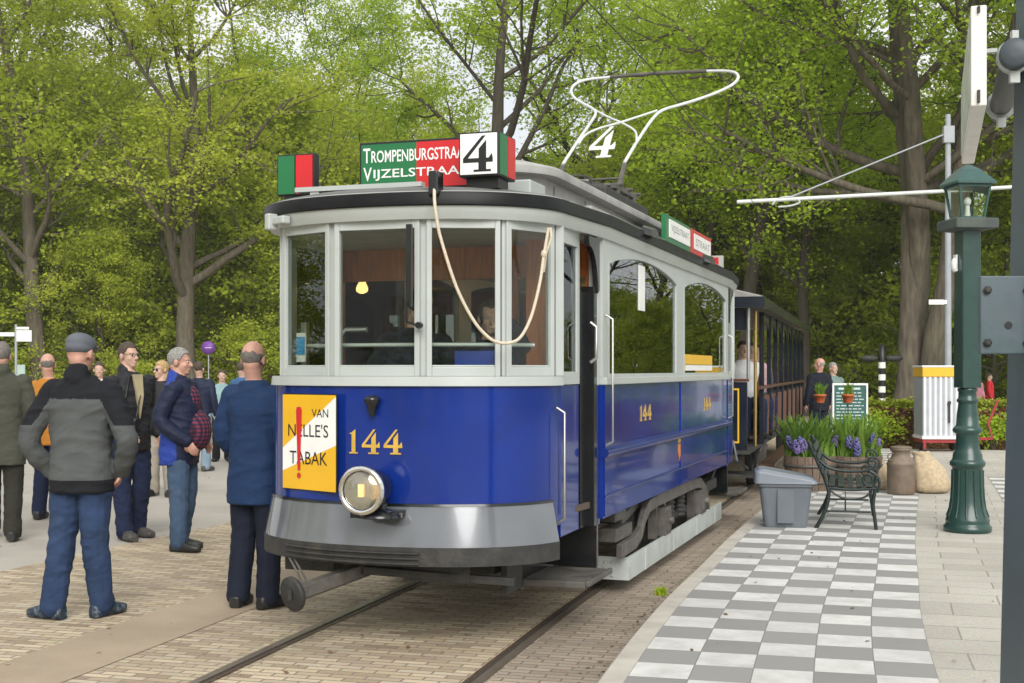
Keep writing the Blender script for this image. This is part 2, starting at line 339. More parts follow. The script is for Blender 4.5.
M = dict(
    blue=mat('blue_enamel', (.004, .024, .195), .12, var=.15, scale=2, coat=.3, bump=.05, bscale=2.2, spec=.35, dirt=(.012, .02, .09), dscale=3, damt=.35),
    white=mat('pale_grey_paint', (.415, .445, .425), .36, var=.05, scale=3, dirt=(.36, .38, .33), dscale=7, damt=.4),
    fascia=mat('fascia_black', (.007, .0075, .008), .4, var=.3, spec=.2), roofdark=mat('roof_dark_grey', (.14, .14, .135), .7, var=.2, scale=4, dirt=(.08, .08, .07), dscale=3), roofgrey=mat('roof_grey', (.36, .36, .34), .6, var=.12, scale=5, dirt=(.18, .18, .16), dscale=4),
    black=mat('black_gloss', (.008, .009, .010), .2, var=.2, coat=.15),
    fender=mat('grey_gloss', (.15, .16, .175), .12, metal=.12, var=.14, scale=3, coat=.45, spec=.6),
    iron=mat('dark_iron', (.028, .028, .027), .6, var=.3, scale=12, bump=.2, dirt=(.07, .055, .04), dscale=6),
    truck=mat('truck_grey', (.095, .088, .077), .55, var=.3, scale=9, bump=.15, dirt=(.035, .03, .022), dscale=4, damt=.85),
    beam=mat('lifeguard_paint', (.46, .50, .48), .5, var=.08, scale=4, dirt=(.25, .22, .18), dscale=3),
    gold=mat('gold_leaf_paint', (.56, .36, .06), .35, var=.15, scale=20),
    steel=mat('polished_steel', (.45, .45, .43), .38, metal=1, var=.1),
    chrome=mat('chrome', (.72, .72, .70), .10, metal=1, var=.05),
    brass=mat('brass', (.55, .40, .15), .28, metal=1, var=.1),
    rust=mat('rail_rust', (.12, .075, .05), .5, metal=.3, var=.3, scale=14),
    rail=mat('rail_head', (.20, .165, .13), .4, metal=.35, var=.15, scale=5, stretch=(3, 1, 1)),
    groove=mat('rail_groove', (.045, .034, .025), .9),
    green_s=mat('sign_green', (.012, .15, .05), .3, var=.05),
    red_s=mat('sign_red', (.55, .015, .02), .3, var=.05),
    white_s=mat('sign_white', (.80, .80, .77), .35, var=.04),
    black_s=mat('sign_black', (.008, .008, .008), .4),
    yellow_s=mat('enamel_yellow', (.75, .42, .01), .2, var=.04, coat=.4),
    yellow=mat('yellow_paint', (.72, .42, .02), .4, var=.06),
    wood=mat('varnished_wood', (.52, .17, .045), .3, var=.25, scale=5, stretch=(8, 8, 1), coat=.3),
    wood_dk=mat('dark_wood', (.07, .035, .018), .45, var=.25, scale=5, stretch=(8, 8, 1)),
    inside=mat('interior_dark', (.05, .045, .04), .7),
    floor=mat('floor_boards', (.09, .07, .05), .8),
    seat_blue=mat('blue_box_paint', (.03, .06, .32), .4),
    rope=mat('hemp_rope', (.60, .52, .40), .9, var=.15, scale=90, bump=.4, bscale=160),
    glass=glass_mat('window_glass', ior=1.24), side_glass=glass_mat('saloon_glass', (.80, .84, .80), .03, 1.55),
    lens=glass_mat('lamp_lens', (.95, .95, .93), .08),
    greenpost=mat('lamp_post_green', (.012, .046, .037), .33, var=.18, scale=5, dirt=(.03, .06, .05), dscale=6, coat=.2),
    lampgreen=mat('lantern_green', (.030, .080, .070), .4, var=.12),
    bluegrey=mat('bluegrey_steel', (.075, .102, .118), .42, var=.12, scale=3, dirt=(.015, .055, .05), dscale=2.2, damt=.95),
    greysteel=mat('grey_mast', (.32, .34, .36), .5, var=.08),
    bench=mat('bench_green_iron', (.012, .022, .020), .4, var=.2, scale=20, bump=.1),
    slat=mat('bench_slat', (.016, .028, .024), .5, var=.2, scale=9, stretch=(1, 6, 6)),
    bin=mat('grey_plastic', (.125, .142, .16), .42, var=.06, scale=5, bump=.03),
    binlid=mat('grey_plastic_lid', (.19, .215, .245), .4, var=.06, scale=5),
    barrel=mat('weathered_oak', (.17, .12, .085), .8, var=.3, scale=9, stretch=(5, 5, .7), bump=.25, bscale=50, dirt=(.10, .10, .09), dscale=4),
    hoop=mat('barrel_hoop', (.12, .11, .10), .55, metal=.5, var=.2),
    churn=mat('rusty_churn', (.20, .155, .115), .6, metal=.25, var=.25, scale=7, dirt=(.17, .07, .03), dscale=3, damt=.9, bump=.08),
    burlap=mat('burlap', (.48, .38, .25), .95, var=.18, scale=25, bump=.5, bscale=120),
    soil=mat('soil', (.03, .02, .013), .95, var=.3, bump=.5),
    bark=mat('bark', (.115, .095, .07), .9, var=.4, scale=3.0, bump=.9, bscale=10, stretch=(3, 3, .6), dirt=(.09, .10, .05), dscale=1.2),
    bark_dk=mat('bark_dark', (.08, .066, .05), .9, var=.35, scale=3.5, bump=.9, bscale=10, stretch=(3, 3, .6)),
    concrete=mat('kerb_concrete', (.50, .465, .40), .85, var=.12, scale=4, bump=.15, bscale=90, dirt=(.25, .22, .18), dscale=1.5),
    terracotta=mat('orange_pot', (.52, .12, .03), .6, var=.1),
    skin=mat('skin', (.50, .315, .235), .5, var=.10, scale=14),
    skin2=mat('skin_ruddy', (.50, .275, .205), .5, var=.12, scale=14),
)
# ================================================================ SETTING
TH = math.atan(430 / FPX); CT, ST = math.cos(TH), math.sin(TH)     # heading of the tram

def interp(pts):
    "smooth curve X(Y) through the points, straight beyond the ends"
    ys = np.array([p[0] for p in pts], float); xs = np.array([p[1] for p in pts], float)
    s = np.gradient(xs, ys)
    def f(y):
        if y <= ys[0]: return xs[0] + s[0] * (y - ys[0])
        if y >= ys[-1]: return xs[-1] + s[-1] * (y - ys[-1])
        i = int(np.searchsorted(ys, y)) - 1; i = max(0, min(len(ys) - 2, i))
        h = ys[i + 1] - ys[i]; t = (y - ys[i]) / h
        return ((2*t**3-3*t**2+1)*xs[i] + (t**3-2*t**2+t)*h*s[i] + (-2*t**3+3*t**2)*xs[i+1] + (t**3-t**2)*h*s[i+1])
    return f
rail_r = interp([(0, -1.88), (4, -.92), (6.75, -.181), (9.33, .560), (13.1, 1.818), (16, 2.74), (26, 5.55), (45, 10.7)])
kerb_l = interp([(0, -.98), (3, -.36), (6.34, .406), (7.39, .670), (8.78, 1.055), (10.04, 1.443), (11.74, 1.955), (13.63, 2.56), (17, 3.66), (26, 6.40), (45, 11.7)])
def tangent(f, y):
    d = (f(y + .05) - f(y - .05)) / .1; L = math.hypot(1, d); return Vector((d / L, 1 / L, 0)), Vector((1 / L, -d / L, 0))
def offset(f, y, o, z=0):
    t, n = tangent(f, y); return Vector((f(y), y, z)) + n * o
def strip(f, y0, y1, o0, o1, z, step=.25, uvs=None):
    "band beside a curve, with UVs in metres: u across, v along"
    n = max(2, int((y1 - y0) / step)); rows = []; cum = [0.0]
    for i in range(n + 1):
        y = y0 + (y1 - y0) * i / n; rows.append((offset(f, y, o0, z), offset(f, y, o1, z)))
        if i: cum.append(cum[-1] + ((rows[i][0] + rows[i][1]) / 2 - (rows[i-1][0] + rows[i-1][1]) / 2).length)
    mb = MB(); mb.sheet(rows); return mb, rows, cum, (o0, o1)
def add_uv(me, rows, cum, oo, su=1.0, sv=1.0):
    uv = me.uv_layers.new(name='UVMap'); k = len(rows[0])
    for p in me.polygons:
        for li in p.loop_indices:
            vi = me.loops[li].vertex_index; i, j = divmod(vi, k)
            uv.data[li].uv = (oo[j] / su, cum[i] / sv)

def ground(name, poly, z, m):
    mb = MB(); mb.add([(x, y, z) for x, y in poly], [tuple(range(len(poly)))])
    o = mb.build(name, m); o['kind'] = 'structure'; return o

m_soil = mat('forest_floor', (.085, .075, .035), .95, var=.5, scale=.35, bump=.5, bscale=6, dirt=(.07, .11, .02), dscale=.25, damt=.9)
ground('forest_floor', [(-260, -120), (260, -120), (260, 330), (-260, 330)], -.012, m_soil)
m_asph = mat('pale_worn_asphalt', (.385, .355, .31), .85, var=.10, scale=.6, bump=.25, bscale=140, dirt=(.25, .228, .20), dscale=.5, damt=.85, spec=.3)
ground('plaza', [(-60, -45), (40, -45), (40, 24), (24, 34), (14, 62), (-60, 62)], -.008, m_asph)
m_grass = mat('lawn', (.11, .16, .022), .95, var=.35, scale=1.2, bump=.6, bscale=30)
ground('lawn', [(7.4, 26.9), (45, 26.9), (80, 70), (20, 70)], .002, m_grass)

# clinker paving along the track, with the lighter worn band beside the left rail
tan = [(.26, .195, .13), (.44, .345, .22), (.59, .485, .33), (.36, .28, .195), (.52, .44, .32)]
m_brick = brick_mat('yellow_clinker_paving', tan, (.20, .165, .115), .205, .068, msize=.007, use_uv=True, grime=(.30, .24, .165), gamt=.5, var_scale=.9)
def paved(name, f, y0, y1, o0, o1, z, m, su=1, sv=1):
    mb, rows, cum, oo = strip(f, y0, y1, o0, o1, z)
    me = mb.mesh(name, m); add_uv(me, rows, cum, oo, su, sv)
    o = link_mesh(name, me); o['kind'] = 'structure'; return o
paved('clinker_paving', rail_r, -6, 60, -4.9, 1.2, -.004, m_brick)
m_band = mat('worn_sandy_band', (.36, .29, .21), .9, var=.12, scale=1.5, bump=.3, bscale=60, dirt=(.42, .35, .25), dscale=1.2, spec=.2)
paved('sandy_band', rail_r, -6, 60, -2.72, -2.12, 0.0, m_band)
m_brick2 = brick_mat('grey_clinker_paving', [(.26, .205, .15), (.34, .275, .205), (.42, .34, .25), (.30, .24, .19)], (.16, .13, .10), .205, .068, msize=.007, use_uv=True, grime=(.22, .18, .13), gamt=.6, var_scale=1.1)
paved('trackside_paving', rail_r, -6, 60, .04, .80, 0.0, m_brick2)

# each rail is one object: head, groove and lip
def rail(off, s):
    mb = MB(); k = 0
    for a, b, z, mi in ((-.030, .026, .0060, 0), (.026, .058, .0025, 1), (.058, .076, .0060, 2)):
        q, *_ = strip(rail_r, -6, 60, off + s * a, off + s * b, z)
        mb.ext(q, None, mi)
    o = mb.build('rail', [M['rail'], M['groove'], M['rust']]); o['kind'] = 'structure'
rail(0.0, -1); rail(-1.435, 1)

# platform: kerb, chequered tiles, plain slabs
PZ = .10
kb = MB()
rows = []
for i in range(150):
    y = -4 + i * .2
    rows.append([offset(kerb_l, y, 0, -.02), offset(kerb_l, y, 0, PZ - .02), offset(kerb_l, y, .02, PZ), offset(kerb_l, y, .14, PZ)])
kb.sheet(rows, smooth=False)
o = kb.build('kerb', M['concrete']); o['kind'] = 'structure'
m_slab = brick_mat('grey_concrete_slabs', [(.40, .375, .32), (.46, .435, .375), (.50, .475, .41), (.43, .40, .34)], (.26, .24, .20), .62, .31, msize=.006, use_uv=True, grime=(.30, .28, .24), gamt=.6, offs=.5, var_scale=.5)
paved('platform_slabs', kerb_l, -4, 25.7, .14, 22, PZ - .004, m_slab)
m_chk = checker_mat('chequer_tiles', (.66, .655, .62), (.285, .283, .268), (.20, .19, .17))
TW = .305
paved('chequer_tiles', kerb_l, -4, 25.0, .14, .14 + 5 * TW, PZ, m_chk)
bpy.data.objects['chequer_tiles'].data.uv_layers.active
def retile(name, o0, w, l):
    "put the UVs in tile units"
    me = bpy.data.objects[name].data; uv = me.uv_layers.active
    for d in uv.data: d.uv = ((d.uv[0] - o0) / w, d.uv[1] / l)
retile('chequer_tiles', .14, TW, .325)
paved('chequer_tiles_far', kerb_l, 8.6, 19.4, 2.62, 2.62 + 6 * TW, PZ, m_chk)
retile('chequer_tiles_far', 2.62, TW, .325)

# thin spring haze in the air between the trees
def haze():
    mb = MB(); mb.span((-270, -130, -1.0), (270, 340, 42.0)); m = bpy.data.materials.new('haze'); m.use_nodes = True; nt = m.node_tree; nt.nodes.clear()
    o = nt.nodes.new('ShaderNodeOutputMaterial'); v = nt.nodes.new('ShaderNodeVolumePrincipled'); v.inputs['Color'].default_value = (.93, .96, .93, 1); v.inputs['Density'].default_value = .0006; v.inputs['Anisotropy'].default_value = .2
    nt.links.new(v.outputs['Volume'], o.inputs['Volume']); h = mb.build('haze', m); h['kind'] = 'stuff'; h.display_type = 'WIRE'
haze()
# dry leaves and crumbs lying about
def litter():
    rng = np.random.default_rng(77); P = []
    for i in range(900):
        y = rng.uniform(5.5, 24) ** 1.0; q = rng.random()
        if q < .45: p = offset(kerb_l, y, -abs(rng.normal(0, .10)), .006)
        elif q < .70: p = offset(rail_r, y, rng.uniform(-4.5, .5), .006)
        elif q < .85: p = offset(kerb_l, y, .14 + rng.uniform(0, 4), PZ + .006)
        else: p = Vector((rng.uniform(-9, -2), y, .0))
        P.append(p)
    P = np.array([list(p) for p in P]); n = len(P); a = rng.random(n) * 6.283; s = rng.uniform(.006, .024, n)
    d = np.stack([np.cos(a), np.sin(a), rng.normal(0, .15, n)], 1) * s[:, None]; e = np.stack([-np.sin(a), np.cos(a), rng.normal(0, .25, n)], 1) * (s * .55)[:, None]
    V = np.stack([P - d, P - e, P + d, P + e], 1).reshape(-1, 3)
    tag(link_mesh('leaf_litter', fast_mesh('leaf_litter', V, np.arange(n * 4).reshape(-1, 4), mat('dry_leaf', (.16, .10, .05), .9, var=.6, scale=3))), 'dry brown leaf crumbs scattered over the paving', 'leaf litter', kind='stuff')
litter()
# ---------------------------------------------------------------- trees
L_yel = leaf_mat('spring_leaf_yellow', (.32, .41, .032), (.56, .62, .09), .58)
L_grn = leaf_mat('spring_leaf_green', (.30, .45, .03), (.53, .64, .075), .58)
L_oak = leaf_mat('spring_leaf_bright', (.30, .45, .03), (.54, .65, .08), .58)
L_bush = leaf_mat('bush_leaf', (.26, .36, .04), (.46, .52, .09), .5)
L_hedge = leaf_mat('hedge_leaf', (.20, .115, .05), (.44, .25, .14), .35)
L_hedge_top = leaf_mat('hedge_top_leaf', (.26, .32, .03), (.42, .45, .07), .4)

def leaf_quads(P, size, rng, flat=.25, jitter=.35):
    "one small folded leaf (a rhombus) at each point"
    n = len(P)
    nr = rng.normal(size=(n, 3)); nr[:, 2] = np.abs(nr[:, 2]) + flat * 2; nr /= np.linalg.norm(nr, axis=1)[:, None]
    a = rng.normal(size=(n, 3)); a -= nr * (a * nr).sum(1)[:, None]; a /= np.linalg.norm(a, axis=1)[:, None]
    b = np.cross(nr, a)
    s = (size * (1 - jitter + 2 * jitter * rng.random(n)))[:, None]
    V = np.stack([P - a * s * .5, P - b * s * .32, P + a * s * .5, P + b * s * .32], 1).reshape(-1, 3)
    return V, np.arange(n * 4).reshape(-1, 4)

def grow_tree(seed, H, r0, fork, limbs, spread, lvl2=7, lvl3=6, leaves=60, leaf=.2, lmat=None, bark=None, stems=1, droop=.0, twig_len=1.9, sv=.14, low=0.0, up=.25, bare=.0):
    rnd = random.Random(seed); rng = np.random.default_rng(seed)
    wood = MB(); pts = []
    def path(p, d, L, r, seg, tro, wob):
        out = [p.copy()]; rr = [r]
        for i in range(seg):
            d = (d + Vector((rnd.gauss(0, wob), rnd.gauss(0, wob), rnd.gauss(0, wob * .7) + tro))).normalized()
            p = p + d * (L / seg); out.append(p.copy()); rr.append(r * (1 - .62 * (i + 1) / seg))
        return out, rr
    def child_dir(d, ang, az):
        ax = d.orthogonal().normalized(); ax.rotate(Matrix.Rotation(az, 3, d)); q = d.copy(); q.rotate(Matrix.Rotation(ang, 3, ax)); return q
    def twigs(pp, rr, n):
        for k in range(n):
            i = rnd.randrange(max(1, len(pp) // 3), len(pp)); p = pp[i]
            d = (pp[i] - pp[i - 1]).normalized()
            q = child_dir(d, R(rnd.uniform(30, 75)), rnd.uniform(0, 2 * PI)); q.z *= .5; q.normalize()
            tp, tr = path(p, q, twig_len * rnd.uniform(.6, 1.25), max(.012, rr[i] * .45), 4, -droop, .16)
            wood.tube(tp, tr, 3, cap=False)
            if rnd.random() < bare: continue
            A = np.array([list(x) for x in tp]); m = int(leaves * rnd.uniform(.5, 1.4))
            t = rng.random(m) * (len(tp) - 1); i0 = t.astype(int); fr = (t - i0)[:, None]
            C = A[i0] * (1 - fr) + A[np.minimum(i0 + 1, len(tp) - 1)] * fr
            C = C + rng.normal(size=(m, 3)) * np.array([.30, .30, sv]) * (.6 + .8 * rnd.random()); pts.append(C)
    for st in range(stems):
        lean = .03 if stems == 1 else .16
        d0 = Vector((rnd.uniform(-lean, lean), rnd.uniform(-lean, lean), 1)).normalized()
        base = Vector((0, 0, -.1)) if stems == 1 else Vector((r0 * 1.1 * math.cos(2 * PI * st / stems), r0 * .6 * math.sin(2 * PI * st / stems), -.1))
        rs = r0 if stems == 1 else r0 * .62
        seg = 14; L = H * .86; tp = [base]; tr = [rs * 1.45]; d = d0.copy(); p = base.copy()
        for i in range(seg):
            d = (d + Vector((rnd.gauss(0, .05), rnd.gauss(0, .05), .05))).normalized(); p = p + d * (L / seg)
            h = (i + 1) / seg; tp.append(p.copy())
            tr.append(rs * (1.0 - .5 * min(1, h * L / fork) * .35) if h * L < fork else rs * .82 * max(.08, 1 - (h * L - fork) / (L - fork)) )
        wood.tube(tp, tr, 9, cap=False)
        for k in range(limbs):
            hh = fork * (1 - low * rnd.random()) + (L - fork) * (k / limbs) ** 1.15 * .95 if k else fork
            f = hh / L * seg; i = min(seg - 1, int(f)); p = tp[i].lerp(tp[i + 1], f - i)
            d = (tp[i + 1] - tp[i]).normalized(); q = (k + .5) / limbs
            ang = R(rnd.uniform(48, 82) - 34 * q); az = k * 2.4 + rnd.uniform(-.5, .5)
            ll = spread * rnd.uniform(.75, 1.15) * (1 - .45 * q)
            lp, lr = path(p, child_dir(d, ang, az), ll, max(.05, tr[i] * rnd.uniform(.38, .6)), 8, up * .16, .13)
            wood.tube(lp, lr, 6, cap=False)
            for j in range(lvl2):
                i2 = rnd.randrange(2, len(lp)); d2 = (lp[i2] - lp[i2 - 1]).normalized()
                bp, brr = path(lp[i2], child_dir(d2, R(rnd.uniform(28, 62)), rnd.uniform(0, 2 * PI)), ll * rnd.uniform(.28, .55), lr[i2] * .55, 6, up * .10, .17)
                wood.tube(bp, brr, 4, cap=False); twigs(bp, brr, lvl3)
            twigs(lp, lr, 4)
    P = np.concatenate(pts); V, Q = leaf_quads(P, leaf, rng)
    return wood.mesh('trunk', bark or M['bark']), fast_mesh('crown', V, Q, lmat)

TREES = {}

def tree_kind(key, **kw): TREES[key] = grow_tree(**kw)
tree_kind('beech', seed=3, H=25, r0=.44, fork=5.5, limbs=16, spread=9.5, lvl2=8, lvl3=6, leaves=54, leaf=.175, lmat=L_yel, sv=.12, low=.6, bare=.12)
tree_kind('tall', seed=8, H=27, r0=.36, fork=4.5, limbs=17, spread=6.5, lvl2=7, lvl3=6, leaves=52, leaf=.175, lmat=L_yel, sv=.14, low=.6, bare=.12)
tree_kind('oak', seed=21, H=24, r0=.33, fork=8, limbs=13, spread=9, lvl2=8, lvl3=6, leaves=58, leaf=.165, lmat=L_oak, sv=.2, up=.5, bark=M['bark_dk'], bare=.12)
tree_kind('near', seed=14, H=23, r0=.56, fork=7.0, limbs=14, spread=10, lvl2=9, lvl3=7, leaves=62, leaf=.135, lmat=L_grn, stems=3, droop=.05, sv=.17, low=.2, bare=.08)
tree_kind('slim', seed=33, H=24, r0=.24, fork=7, limbs=13, spread=4.5, lvl2=6, lvl3=5, leaves=46, leaf=.165, lmat=L_grn, bark=M['bark_dk'], sv=.2, low=.6, bare=.15)
tree_kind('bare', seed=40, H=22, r0=.30, fork=6, limbs=14, spread=7.5, lvl2=9, lvl3=5, leaves=14, leaf=.18, lmat=L_oak, bark=M['bark_dk'], sv=.25, up=.6, bare=.5)
tree_kind('sapling', seed=52, H=11, r0=.10, fork=1.0, limbs=20, spread=4.6, lvl2=5, lvl3=5, leaves=60, leaf=.165, lmat=L_yel, sv=.14, low=.5, twig_len=1.5, up=.15)
def tree(key, px, Y, s, rz, label, group=None, name='deciduous_tree', x=None):
    t = empty(name, (at(px, Y).x if x is None else x, Y, -.01), R(rz), label, 'tree', group); t.scale = (s, s, s)
    a, b = TREES[key]; link_mesh('trunk', a, t); link_mesh('crown', b, t); return t

tree('beech', 190, 50, .92, 20, 'big spreading beech with thick forking trunk behind the man in the navy anorak')
tree('tall', 42, 50, 1.05, 100, 'tall tree with grey trunk rising behind the man in the flat cap')
tree('tall', 122, 66, .95, 200, 'slimmer dark-trunked tree behind the man with glasses')
tree('slim', 252, 62, 1.05, 40, 'slim tree rising just left of the tram cab behind the uniformed man')
tree('tall', -25, 60, 1.1, 310, 'leafy tree cut off by the left edge above the direction sign')
tree('oak', 500, 48, 1.05, 60, 'bright green oak with dark crooked limbs above the tram destination board')
tree('oak', 596, 60, 1.0, 15, 'leafy tree seen through the current collector bow')
tree('slim', 742, 46, 1.1, 130, 'dark slender tree leaning above the rear end of the blue tram')
tree('slim', 768, 52, 1.0, 250, 'dark trunk just right of the leaning tree above the open trailer')
tree('near', 915, 37, 1.0, 75, 'massive many-stemmed tree with fresh green leaves behind the white cabinet')
tree('oak', 345, 70, 1.0, 210, 'pale green tree filling the gap above the tram cab roof corner')
tree('slim', 835, 58, 1.0, 5, 'thin straight tree behind the green menu board')
tree('tall', 665, 72, 1.0, 280, 'tree with full crown behind the raised side board on the tram roof')
tree('beech', 1040, 48, .95, 150, 'broad green tree at the right edge behind the steel column')
rnds = random.Random(17)
for px, Y, s in ((-62, 50, 1.0), (108, 52, .7), (292, 52, .8), (818, 50, .8), (-15, 57, 1.35), (80, 60, 1.5), (112, 62, 1.4), (155, 74, 1.6), (228, 70, 1.6), (270, 56, 1.3), (318, 66, 1.5), (650, 62, 1.3), (700, 55, 1.2), (795, 62, 1.4), (868, 56, 1.2), (990, 46, 1.2), (600, 72, 1.4), (385, 72, 1.5), (20, 70, 1.6), (180, 74, 1.6)):
    tree('sapling', px, Y, s, rnds.uniform(0, 360), 'bushy pale green tree with branches down to the ground between the big trunks', 'bushy trees between the big trunks')
for i in range(20):
    px = -30 + i * 56 + rnds.uniform(-14, 14)
    tree('sapling', px, rnds.uniform(64, 84) if px < 700 else rnds.uniform(52, 76), rnds.uniform(.8, 1.35), rnds.uniform(0, 360), 'young low-branched tree filling the space below the tall crowns', 'young trees under the wood')
for i, (x, y) in enumerate(((-16, -24), (-24, -22), (-34, -18), (-8, -30), (-30, -30), (-20, -34), (-40, -26), (0, -34), (-38, 2), (-40, 10), (-36, -6), (-44, -2), (-40, 24), (-42, 16), (20, 40), (25, 46), (31, 40), (27, 56), (34, 58), (19, 52), (40, 52))):  # mostly unseen, added so the tram panes mirror foliage instead of bright sky
    tree('sapling', 0, y, rnds.uniform(.7, 1.0) * (.5 if x > 0 else 1), rnds.uniform(0, 360), 'young tree added around the tram stop for the windows to mirror', 'young trees added around the stop', x=x)
tree('slim', 690, 50, .95, 80, 'slender dark-stemmed tree rising above the side route board of the tram')
tree('slim', 806, 46, .9, 190, 'slender tree just right of the trailer roof above the kiosk')
tree('bare', 720, 64, 1.0, 300, 'sparse tree with open crown behind the rear of the tram roof')
far = 'distant tree standing in the dense wood behind the nearer trees'
rndt = random.Random(5)
for i, px in enumerate(range(-60, 1120, 110)):
    Y = rndt.uniform(78, 98)
    tree(['bare', 'beech', 'slim', 'bare', 'tall', 'slim'][i % 6] if not 400 < px < 640 else ['bare', 'slim'][i % 2], px + rndt.uniform(-20, 20), Y, rndt.uniform(.85, 1.1), rndt.uniform(0, 360), far, 'trees of the distant wood')
# taller trees added beside and behind the photographer, mostly unseen, for windows to mirror
for i, (x, y) in enumerate(((24, 36), (30, 52), (38, 44), (24, 62), (36, 68), (19, 78), (44, 30), (-44, 20), (-50, -8), (-46, 6), (-58, 12), (-56, -2), (-48, 30))):
    tree('bare' if x > 0 else ['tall', 'slim', 'oak', 'beech'][i % 4], 0, y, rndt.uniform(.8, 1.0), rndt.uniform(0, 360), 'tree added around the tram stop for the windows to mirror', 'trees added around the stop', x=x)

# undergrowth: leaf masses under the wood
def leaf_mass(spec, size, seed, lmat, name, density=900):
    rng = np.random.default_rng(seed); PP = []
    for (x, y, z, rx, ry, rz) in spec:
        n = int(density * (rx * rz + rx * ry))
        d = rng.normal(size=(n, 3)); d /= np.linalg.norm(d, axis=1)[:, None]
        d *= (rng.random(n) ** .45)[:, None] * (.75 + .5 * rng.random(n))[:, None]
        P = d * np.array([rx, ry, rz]) + np.array([x, y, z]); PP.append(P[P[:, 2] > .02])
    V, Q = leaf_quads(np.concatenate(PP), size, rng, flat=.3)
    return link_mesh(name, fast_mesh(name, V, Q, lmat))
sp = []; r2 = random.Random(9)
for i in range(120):
    px = r2.uniform(-120, 1150); Y = r2.uniform(64, 100) if px < 700 else r2.uniform(50, 100)
    h = r2.uniform(.6, 2.2) * (.8 if px > 700 else 1)
    sp.append((at(px, Y).x, Y, h * .55, r2.uniform(1.8, 4.2), r2.uniform(1, 2), h))
tag(leaf_mass(sp, .26, 2, L_yel, 'undergrowth', 60), 'light green undergrowth below the trees of the wood', 'undergrowth', kind='stuff')
sp = []
for i in range(70):
    px = r2.uniform(-200, 1250); Y = r2.uniform(120, 140); h = r2.uniform(2, 4.5)
    sp.append((at(px, Y).x, Y, h * .7, r2.uniform(3, 6), 3, h))
tag(leaf_mass(sp, .45, 4, L_bush, 'far_wood', 30), 'dense green mass of the far wood', 'wood', kind='stuff')
# ================================================================ TRAM
def UV2W(u, v, z=0): return Vector((u * CT + v * ST, -u * ST + v * CT, z))
TU, TV = -3.17, 10.96
tram = empty('tram', UV2W(TU, TV), -TH, 'blue and pale grey vintage electric tram numbered 144 at the platform', 'tram')
A0, B0, Y0, NN = .945, .665, 3.40, 2.2
def cap_curve(off, n=28, a=A0, b=B0, y0=Y0, sgn=-1, lo=0.0):
    "rounded end of the car seen from above, from the right side round to the left"
    out = []
    for i in range(n + 1):
        t = PI * (lo + (1 - 2 * lo) * i / n); c, s = math.cos(t), math.sin(t)
        out.append(((a + off) * math.copysign(abs(c) ** (2 / NN), c), sgn * (y0 + (b + off) * abs(s) ** (2 / NN))))
    return out
def front_y(x, off=0.0):
    return -(Y0 + (B0 + off) * max(0, 1 - (abs(x) / (A0 + off)) ** NN) ** (1 / NN))
def ring(off, z, wide=.072, **k):
    "whole closed outline of the car at height z"
    f = cap_curve(off, sgn=-1, **k); b = cap_curve(off, sgn=1, **k)[::-1]
    if k: return [Vector((x, y, z)) for x, y in f + b]
    w = A0 + off + wide                             # the saloon is a little wider than the platforms
    return [Vector((x, y, z)) for x, y in [(w, -2.62)] + f + [(-w, -2.62), (-w, 2.62)] + b + [(w, 2.62)]]
def wall(curve, z0, z1, t=.03, m=0, mb=None, o0=0.0, o1=0.0):
    "vertical wall of thickness t along a plan curve; o0, o1 push bottom and top outward"
    mb = mb or MB(); n = len(curve); N = []
    for i in range(n):
        p = Vector(curve[max(0, i - 1)]); q = Vector(curve[min(n - 1, i + 1)]); d = (q - p).normalized(); nn = Vector((d.y, -d.x))
        if nn.dot(Vector(curve[i])) < 0: nn = -nn
        N.append(nn)
    def P(i, o, z): return Vector((curve[i][0] + N[i].x * o, curve[i][1] + N[i].y * o, z))
    rings = [[P(i, o0, z0), P(i, o1, z1), P(i, o1 - t, z1), P(i, o0 - t, z0)] for i in range(n)]
    return mb.loft(rings, m, smooth=False)

def smooth_by_angle(o, a=35):
    me = o.data; me.polygons.foreach_set('use_smooth', [True] * len(me.polygons))
    bm = bmesh.new(); bm.from_mesh(me)
    for e in bm.edges:
        if len(e.link_faces) == 2: e.smooth = e.calc_face_angle(0) < R(a)
    bm.to_mesh(me); bm.free(); return o

def T(name, mb, m, parent=None, bevel=0, smooth=False):
    o = mb.build(name, m, parent or tram, bevel)
    if smooth: smooth_by_angle(o)
    return o

def digit4(fn, w, h, t, mb=None, m=0):
    mb = mb or MB()
    for k, poly in enumerate(([(.36, 0), (.94, 0), (.94, .06), (.36, .06)], [(.52, .06), (.78, .06), (.78, .26), (.52, .26)],
                 [(0, .26), (1, .26), (1, .38), (0, .38)], [(.86, .38), (1, .38), (.965, .50)], [(0, .38), (.16, .38), (.76, 1.0), (.64, 1.0)],
                 [(.53, .38), (.78, .38), (.78, .88), (.53, .64)])):
        mb.prism([(a * w, b * h) for a, b in poly], t, fn, m)
    return mb
def digit1(fn, w, h, t, mb=None, m=0):
    mb = mb or MB()
    for poly in ([(0, 0), (1, 0), (1, .06), (0, .06)], [(.28, .06), (.74, .06), (.74, 1.0), (.28, .86)], [(.02, .80), (.28, .80), (.28, .86), (.06, .84)]):
        mb.prism([(a * w, b * h) for a, b in poly], t, fn, m)
    return mb

